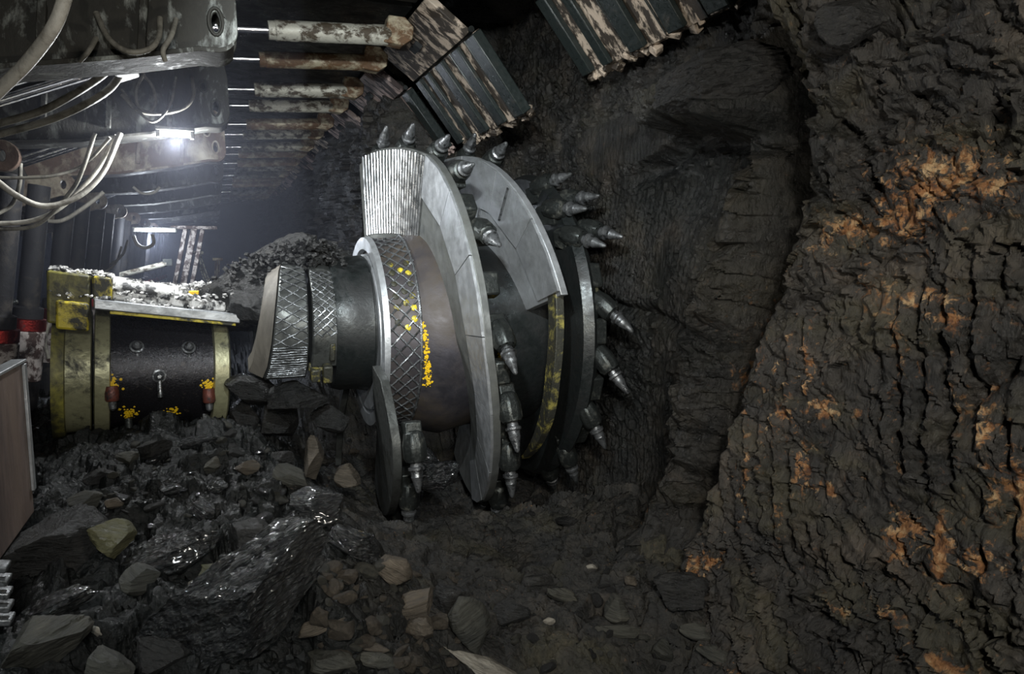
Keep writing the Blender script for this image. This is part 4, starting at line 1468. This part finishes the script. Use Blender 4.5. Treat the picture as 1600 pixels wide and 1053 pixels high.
BL = [
    (372, 935, 365, 165, -27, 'coal', 'largest rock, a glossy layered coal slab in the left foreground', dict(sub=6, layer=0.07, rough=0.10, deep=0.8, d=2.02)),
    (88, 858, 165, 165, 15, 'coal_matt', 'big rounded dark boulder near the left edge', dict(sub=5, layer=0.04, rough=0.09, d=2.35)),
    (172, 842, 60, 62, 10, 'sulphur', 'yellow-green stone against the big rounded boulder', dict(sub=5, layer=0.06)),
    (275, 862, 165, 70, -16, 'coal', 'shiny flat coal block above the largest slab', dict(sub=5, layer=0.10, rough=0.08)),
    (222, 903, 56, 50, 10, 'shale', 'smooth grey stone left of the shiny flat block', {}),
    (345, 898, 66, 34, 18, 'sulphur', 'olive layered stone on the upper edge of the largest slab', dict(layer=0.08)),
    (316, 918, 52, 26, 8, 'pale', 'pale ribbed slab tucked under the olive layered stone', dict(layer=0.08)),
    (398, 845, 110, 80, 20, 'coal_matt', 'dark broken block behind the largest slab', dict(sub=5, rough=0.1, layer=0.05)),
    (495, 792, 90, 62, -4, 'coal', 'square bluish-black block above the end of the largest slab', dict(sub=5, rough=0.06)),
    (556, 848, 86, 52, 22, 'coal', 'dark glossy block leaning to the right of the largest slab', dict(sub=5, rough=0.07)),
    (130, 786, 60, 36, -20, 'shale', 'grey triangular stone on the left bank', {}),
    (178, 786, 27, 20, 10, 'brown', 'small brown cube-shaped stone on the left bank', {}),
    (332, 727, 26, 30, 0, 'shale', 'small upright grey stone in the middle of the bank', {}),
    (387, 731, 38, 26, 6, 'brown', 'flat-topped brown stone right of the upright grey one', {}),
    (318, 795, 44, 30, 30, 'coal', 'dark glinting lump left of the broken block', dict(rough=0.08)),
    (340, 760, 36, 22, -20, 'coal', 'small glinting lump under the upright grey stone', dict(rough=0.08)),
    (270, 765, 50, 24, -12, 'coal', 'low shiny slab on the upper bank', dict(layer=0.08)),
    (240, 700, 60, 30, -25, 'coal_matt', 'dark slab at the top of the bank below the casing', dict(layer=0.06)),
    (300, 690, 90, 22, -14, 'coal', 'long thin slab lying across the top of the bank', dict(layer=0.06)),
    (200, 715, 34, 22, 10, 'shale', 'grey stone at the top left of the bank', {}),
    (155, 745, 46, 26, -16, 'coal_matt', 'dark wedge on the far left slope', {}),
    (70, 1003, 135, 90, -30, 'shale', 'large grey-green slab in the lower left corner', dict(sub=5, layer=0.06, rough=0.06)),
    (172, 1038, 88, 50, 14, 'shale', 'grey rounded stone at the bottom edge left of the largest slab', dict(sub=5)),
    (90, 945, 130, 40, -24, 'coal', 'glossy stepped coal ledge under the big rounded boulder', dict(sub=5, layer=0.12, rough=0.08)),
    (250, 1020, 90, 60, 20, 'coal_matt', 'dark lump under the lower left end of the largest slab', dict(sub=5, rough=0.09)),
    (150, 985, 28, 16, 30, 'pale', 'small pale flake in the lower left shadow', {}),
    (735, 972, 62, 92, -28, 'shale', 'diamond-shaped grey-brown rock standing on its point', dict(sub=5, rough=0.04, layer=0.03, cuts=9)),
    (612, 888, 72, 46, 34, 'brown', 'brown-topped rock tilted beside the dark glossy block', dict(sub=5)),
    (650, 944, 58, 48, -15, 'brown', 'brown boulder left of the diamond-shaped rock', dict(sub=5)),
    (660, 985, 52, 40, 5, 'brown', 'rough-textured round brown stone below the brown boulder', dict(sub=5, rough=0.08)),
    (502, 978, 80, 24, -16, 'brown', 'long pointed brown slab at the right tip of the largest slab', dict(layer=0.06)),
    (565, 1008, 92, 16, 10, 'brown', 'thin curved pale-brown sliver near the bottom', dict(layer=0.04)),
    (590, 1032, 60, 22, 8, 'shale', 'blue-grey flat stone below the thin sliver', {}),
    (515, 1035, 90, 40, 14, 'shale', 'grey slab at the bottom edge right of the largest slab', dict(sub=5, layer=0.05)),
    (752, 1040, 130, 36, 24, 'pale', 'white-veined tan slab at the bottom edge', dict(sub=5, layer=0.08, flat=0.5)),
    (706, 935, 60, 50, 0, 'coal_matt', 'dark rock between the brown boulder and the diamond-shaped one', {}),
    (800, 958, 60, 38, 4, 'coal_matt', 'dark flat rock right of the diamond-shaped one', {}),
    (963, 950, 48, 42, 12, 'shale', 'faceted grey-brown stone in the middle of the floor', {}),
    (972, 984, 86, 22, 5, 'shale', 'long flat grey slab below the faceted stone', dict(layer=0.05)),
    (878, 932, 60, 26, 18, 'shale', 'bluish-white edged slab on the floor left of the faceted stone', {}),
    (842, 908, 52, 22, 0, 'coal_matt', 'thin dark slab above the bluish-white edged one', {}),
    (925, 886, 20, 9, -4, 'pale', 'tiny bright white flake on the dark floor', {}),
    (1068, 928, 92, 62, 0, 'coal_matt', 'rough black block right of the floor centre', dict(sub=5, rough=0.10)),
    (1097, 987, 72, 28, 6, 'shale', 'flat bluish-grey slab below the rough black block', dict(layer=0.05)),
    (1118, 1026, 66, 28, 14, 'shale', 'rounded olive-grey stone low on the right', {}),
    (1034, 1018, 34, 32, 30, 'shale', 'leaning greenish stone left of the rounded olive-grey one', {}),
    (985, 908, 20, 18, 0, 'brown', 'small round brown pebble above the faceted stone', {}),
    (858, 971, 20, 11, 0, 'pale', 'small tan pebble on the floor below the bluish slab', {}),
    (1120, 946, 46, 26, 8, 'coal_matt', 'grey-black stone right of the rough black block', {}),
    (886, 814, 36, 18, -6, 'coal_matt', 'low slab on the dust under the drum end', {}),
    (490, 716, 34, 74, 4, 'brown', 'upright brownish stone below the gear head', dict(d=3.75)),
    (545, 745, 44, 40, 10, 'brown', 'rust-brown stone left of the lower vane', dict(d=3.8)),
    (378, 650, 50, 60, 5, 'coal_matt', 'black rock just right of the round casing', dict(d=4.1)),
    (430, 655, 66, 66, -12, 'coal_matt', 'black rock below the gear head flank', dict(d=4.15)),
    (455, 745, 60, 30, 24, 'shale', 'grey-green stone at the right shoulder of the bank', {}),
    (440, 715, 40, 26, 10, 'coal_matt', 'dark stone behind the grey-green shoulder stone', {}),
    (388, 462, 165, 100, -28, 'coal_matt', 'large black rock lodged on the arm behind the casing', dict(d=4.08, sub=5, rough=0.12)),
    (455, 405, 130, 66, -20, 'coal_matt', 'crumbling coal heap topping the gear head', dict(d=4.1, sub=5, rough=0.14)),
    (520, 415, 110, 56, 12, 'coal_matt', 'coal heap lying between the gear head and the drum ring', dict(d=4.12, sub=5, rough=0.12)),
    (405, 480, 84, 84, 30, 'coal_matt', 'black wedge of rock hanging beside the gear head flank', dict(d=4.0, sub=5, rough=0.08)),
    (345, 455, 60, 36, -24, 'coal_matt', 'low end of the coal heap on the shearer deck', dict(d=4.15, rough=0.12)),
    (405, 408, 60, 26, -30, 'coal_matt', 'small crumbled lump at the top of the coal heap', dict(d=4.1, rough=0.14)),
    (1128, 128, 262, 96, -6, 'coal_matt', 'long dark rock ledge jutting out high on the coal face', dict(d='wall', sub=6, rough=0.12, layer=0.05, deep=0.9)),
    (1335, 30, 110, 80, 12, 'coal_matt', 'grey block of rock sticking out at the top edge of the coal face', dict(d='wall', sub=5, rough=0.08)),
    (395, 612, 90, 56, 10, 'coal_matt', 'dark rock wedged right beside the round casing, upper one', dict(d=3.95)),
    (462, 622, 96, 56, -8, 'coal_matt', 'broad dark rock directly under the gear head', dict(d=3.95, sub=5)),
    (515, 655, 60, 50, 12, 'coal_matt', 'dark rock under the hub ring', dict(d=4.2)),
    (690, 745, 80, 50, -10, 'coal', 'wet glinting coal lump in the pit under the drum', dict(d=3.95, sub=5, rough=0.14)),
    (660, 715, 60, 40, 20, 'coal', 'smaller wet coal lump behind the glinting one', dict(d=4.1, rough=0.14)),
]
for i, (px, py, w, h, roll, mt, lab, kw) in enumerate(BL):
    boulder(px, py, w, h, roll, mt, lab, **kw)

# loose small stones: shared meshes, each stone an object of its own
lib = []
rs = np.random.RandomState(11)
for k in range(14):
    lib.append([rock_mesh('stone', 100 + k, (1, rs.uniform(0.6, 0.95), rs.uniform(0.28, 0.7)), 3, 10, 0.5, 0.05, 0.0, mt_)
                for mt_ in ('brown', 'shale', 'coal_matt', 'coal')])


def scatter(n, region, smin, smax, mats, label, group, seed, name='stone'):
    rnd = random.Random(seed)
    k = 0
    tries = 0
    while k < n and tries < n * 12:
        tries += 1
        px, py = region(rnd)
        hit = floor_hit(px, py)
        if hit is None or hit.x > 2.2:
            continue
        s = smin + (smax - smin) * rnd.random() ** 2.2
        me = lib[rnd.randrange(14)][rnd.choice(mats)]
        o = bpy.data.objects.new(name, me)
        COL.objects.link(o)
        o.location = hit + Vector((0, 0, s * 0.18))
        o.rotation_euler = (rnd.uniform(-.5, .5), rnd.uniform(-.5, .5), rnd.uniform(0, 6.28))
        o.scale = (s, s * rnd.uniform(0.8, 1.1), s)
        tag(o, label, 'stone', group)
        k += 1


def box_region(x0, y0, x1, y1):
    return lambda r: (r.uniform(x0, x1), r.uniform(y0, y1))


scatter(105, box_region(500, 885, 720, 1050), 0.012, 0.046, (0, 0, 1, 1), 'small loose brown or grey stone in the pile at bottom centre',
        'small stones of the bottom centre pile', 1)
scatter(150, box_region(690, 800, 1160, 1050), 0.007, 0.034, (1, 1, 2, 2), 'small loose grey stone scattered over the dark dusty floor',
        'small stones on the dusty floor', 2)
scatter(75, box_region(120, 660, 480, 830), 0.010, 0.045, (2, 3, 3, 1), 'small dark lump of coal scattered over the left bank',
        'small lumps on the left bank', 3, 'coal_lump')
scatter(35, box_region(370, 660, 600, 790), 0.015, 0.05, (2, 2, 1, 0), 'small dark stone lying between the casing and the lower vane',
        'small stones below the gear head', 4)

# pale crumbs on the shearer deck: nobody could count them
rnd = random.Random(5)
mb = MB()
for k in range(700):
    x, y = rnd.uniform(-0.46, 0.40), rnd.uniform(-0.38, 0.25)
    top = 0.50 if x < -0.19 else (0.475 if y > -0.2 else 0.43)
    if x > 0.12 and rnd.random() < 0.7:
        top += 0.06 * (x - 0.12) / 0.28
    elif y < -0.33:
        top = 0.39
    s = rnd.uniform(0.003, 0.014)
    mb.box(mpt(x, y, top + rnd.uniform(-0.01, 0.012)), (s * rnd.uniform(1, 4.5), s * rnd.uniform(1, 2.5), s), (rnd.uniform(-.6, .6), rnd.uniform(-.6, .6), rnd.uniform(0, 3)))
o = make('deck_debris', mb, 'debris', None, bev=0, smooth=0)
tag(o, 'pale muddy crumbs strewn over the shearer deck', 'debris', None, 'stuff')
mb = MB()
for k in range(500):
    t = rnd.random()
    px, py = 335 + 190 * t + rnd.uniform(-20, 20), 448 - 62 * sin(min(1, t * 1.3) * 1.5) + rnd.uniform(-12, 30)
    s = rnd.uniform(0.004, 0.018)
    mb.box(atd(px, py, 3.93 + rnd.uniform(-.04, .1)), (s * 2, s * 1.6, s), (rnd.uniform(-1, 1), rnd.uniform(-1, 1), rnd.uniform(0, 3)))
o = make('coal_crumbs', mb, 'coal_matt', None, smooth=0)
tag(o, 'loose coal crumbs on the heap above the gear head', 'coal', None, 'stuff')

# ------------------------------------------------------------------ dusty air down the face
bm = MB().prism([(-3.2, 3.6), (0.45, 3.6), (0.45, 5.0), (1.2, 5.0), (1.2, 24), (-3.2, 24)], (0, 0, 0.9), (1, 0, 0), (0, 1, 0), (0, 0, 1), 2.2)
m = bpy.data.materials.new('dusty_air')
m.use_nodes = True
nt = m.node_tree
nt.nodes.remove(nt.nodes['Principled BSDF'])
vsn = nt.nodes.new('ShaderNodeVolumeScatter')
vsn.inputs['Color'].default_value = (0.75, 0.8, 1.0, 1)
vsn.inputs['Density'].default_value = 0.026
vsn.inputs['Anisotropy'].default_value = 0.3
nt.links.new(vsn.outputs[0], nt.nodes['Material Output'].inputs['Volume'])
MT['haze'] = m
o = make('dust_haze', bm, 'haze', None, smooth=0)
tag(o, 'thin bluish dust haze hanging in the tunnel beyond the drum', 'haze', None, 'stuff')
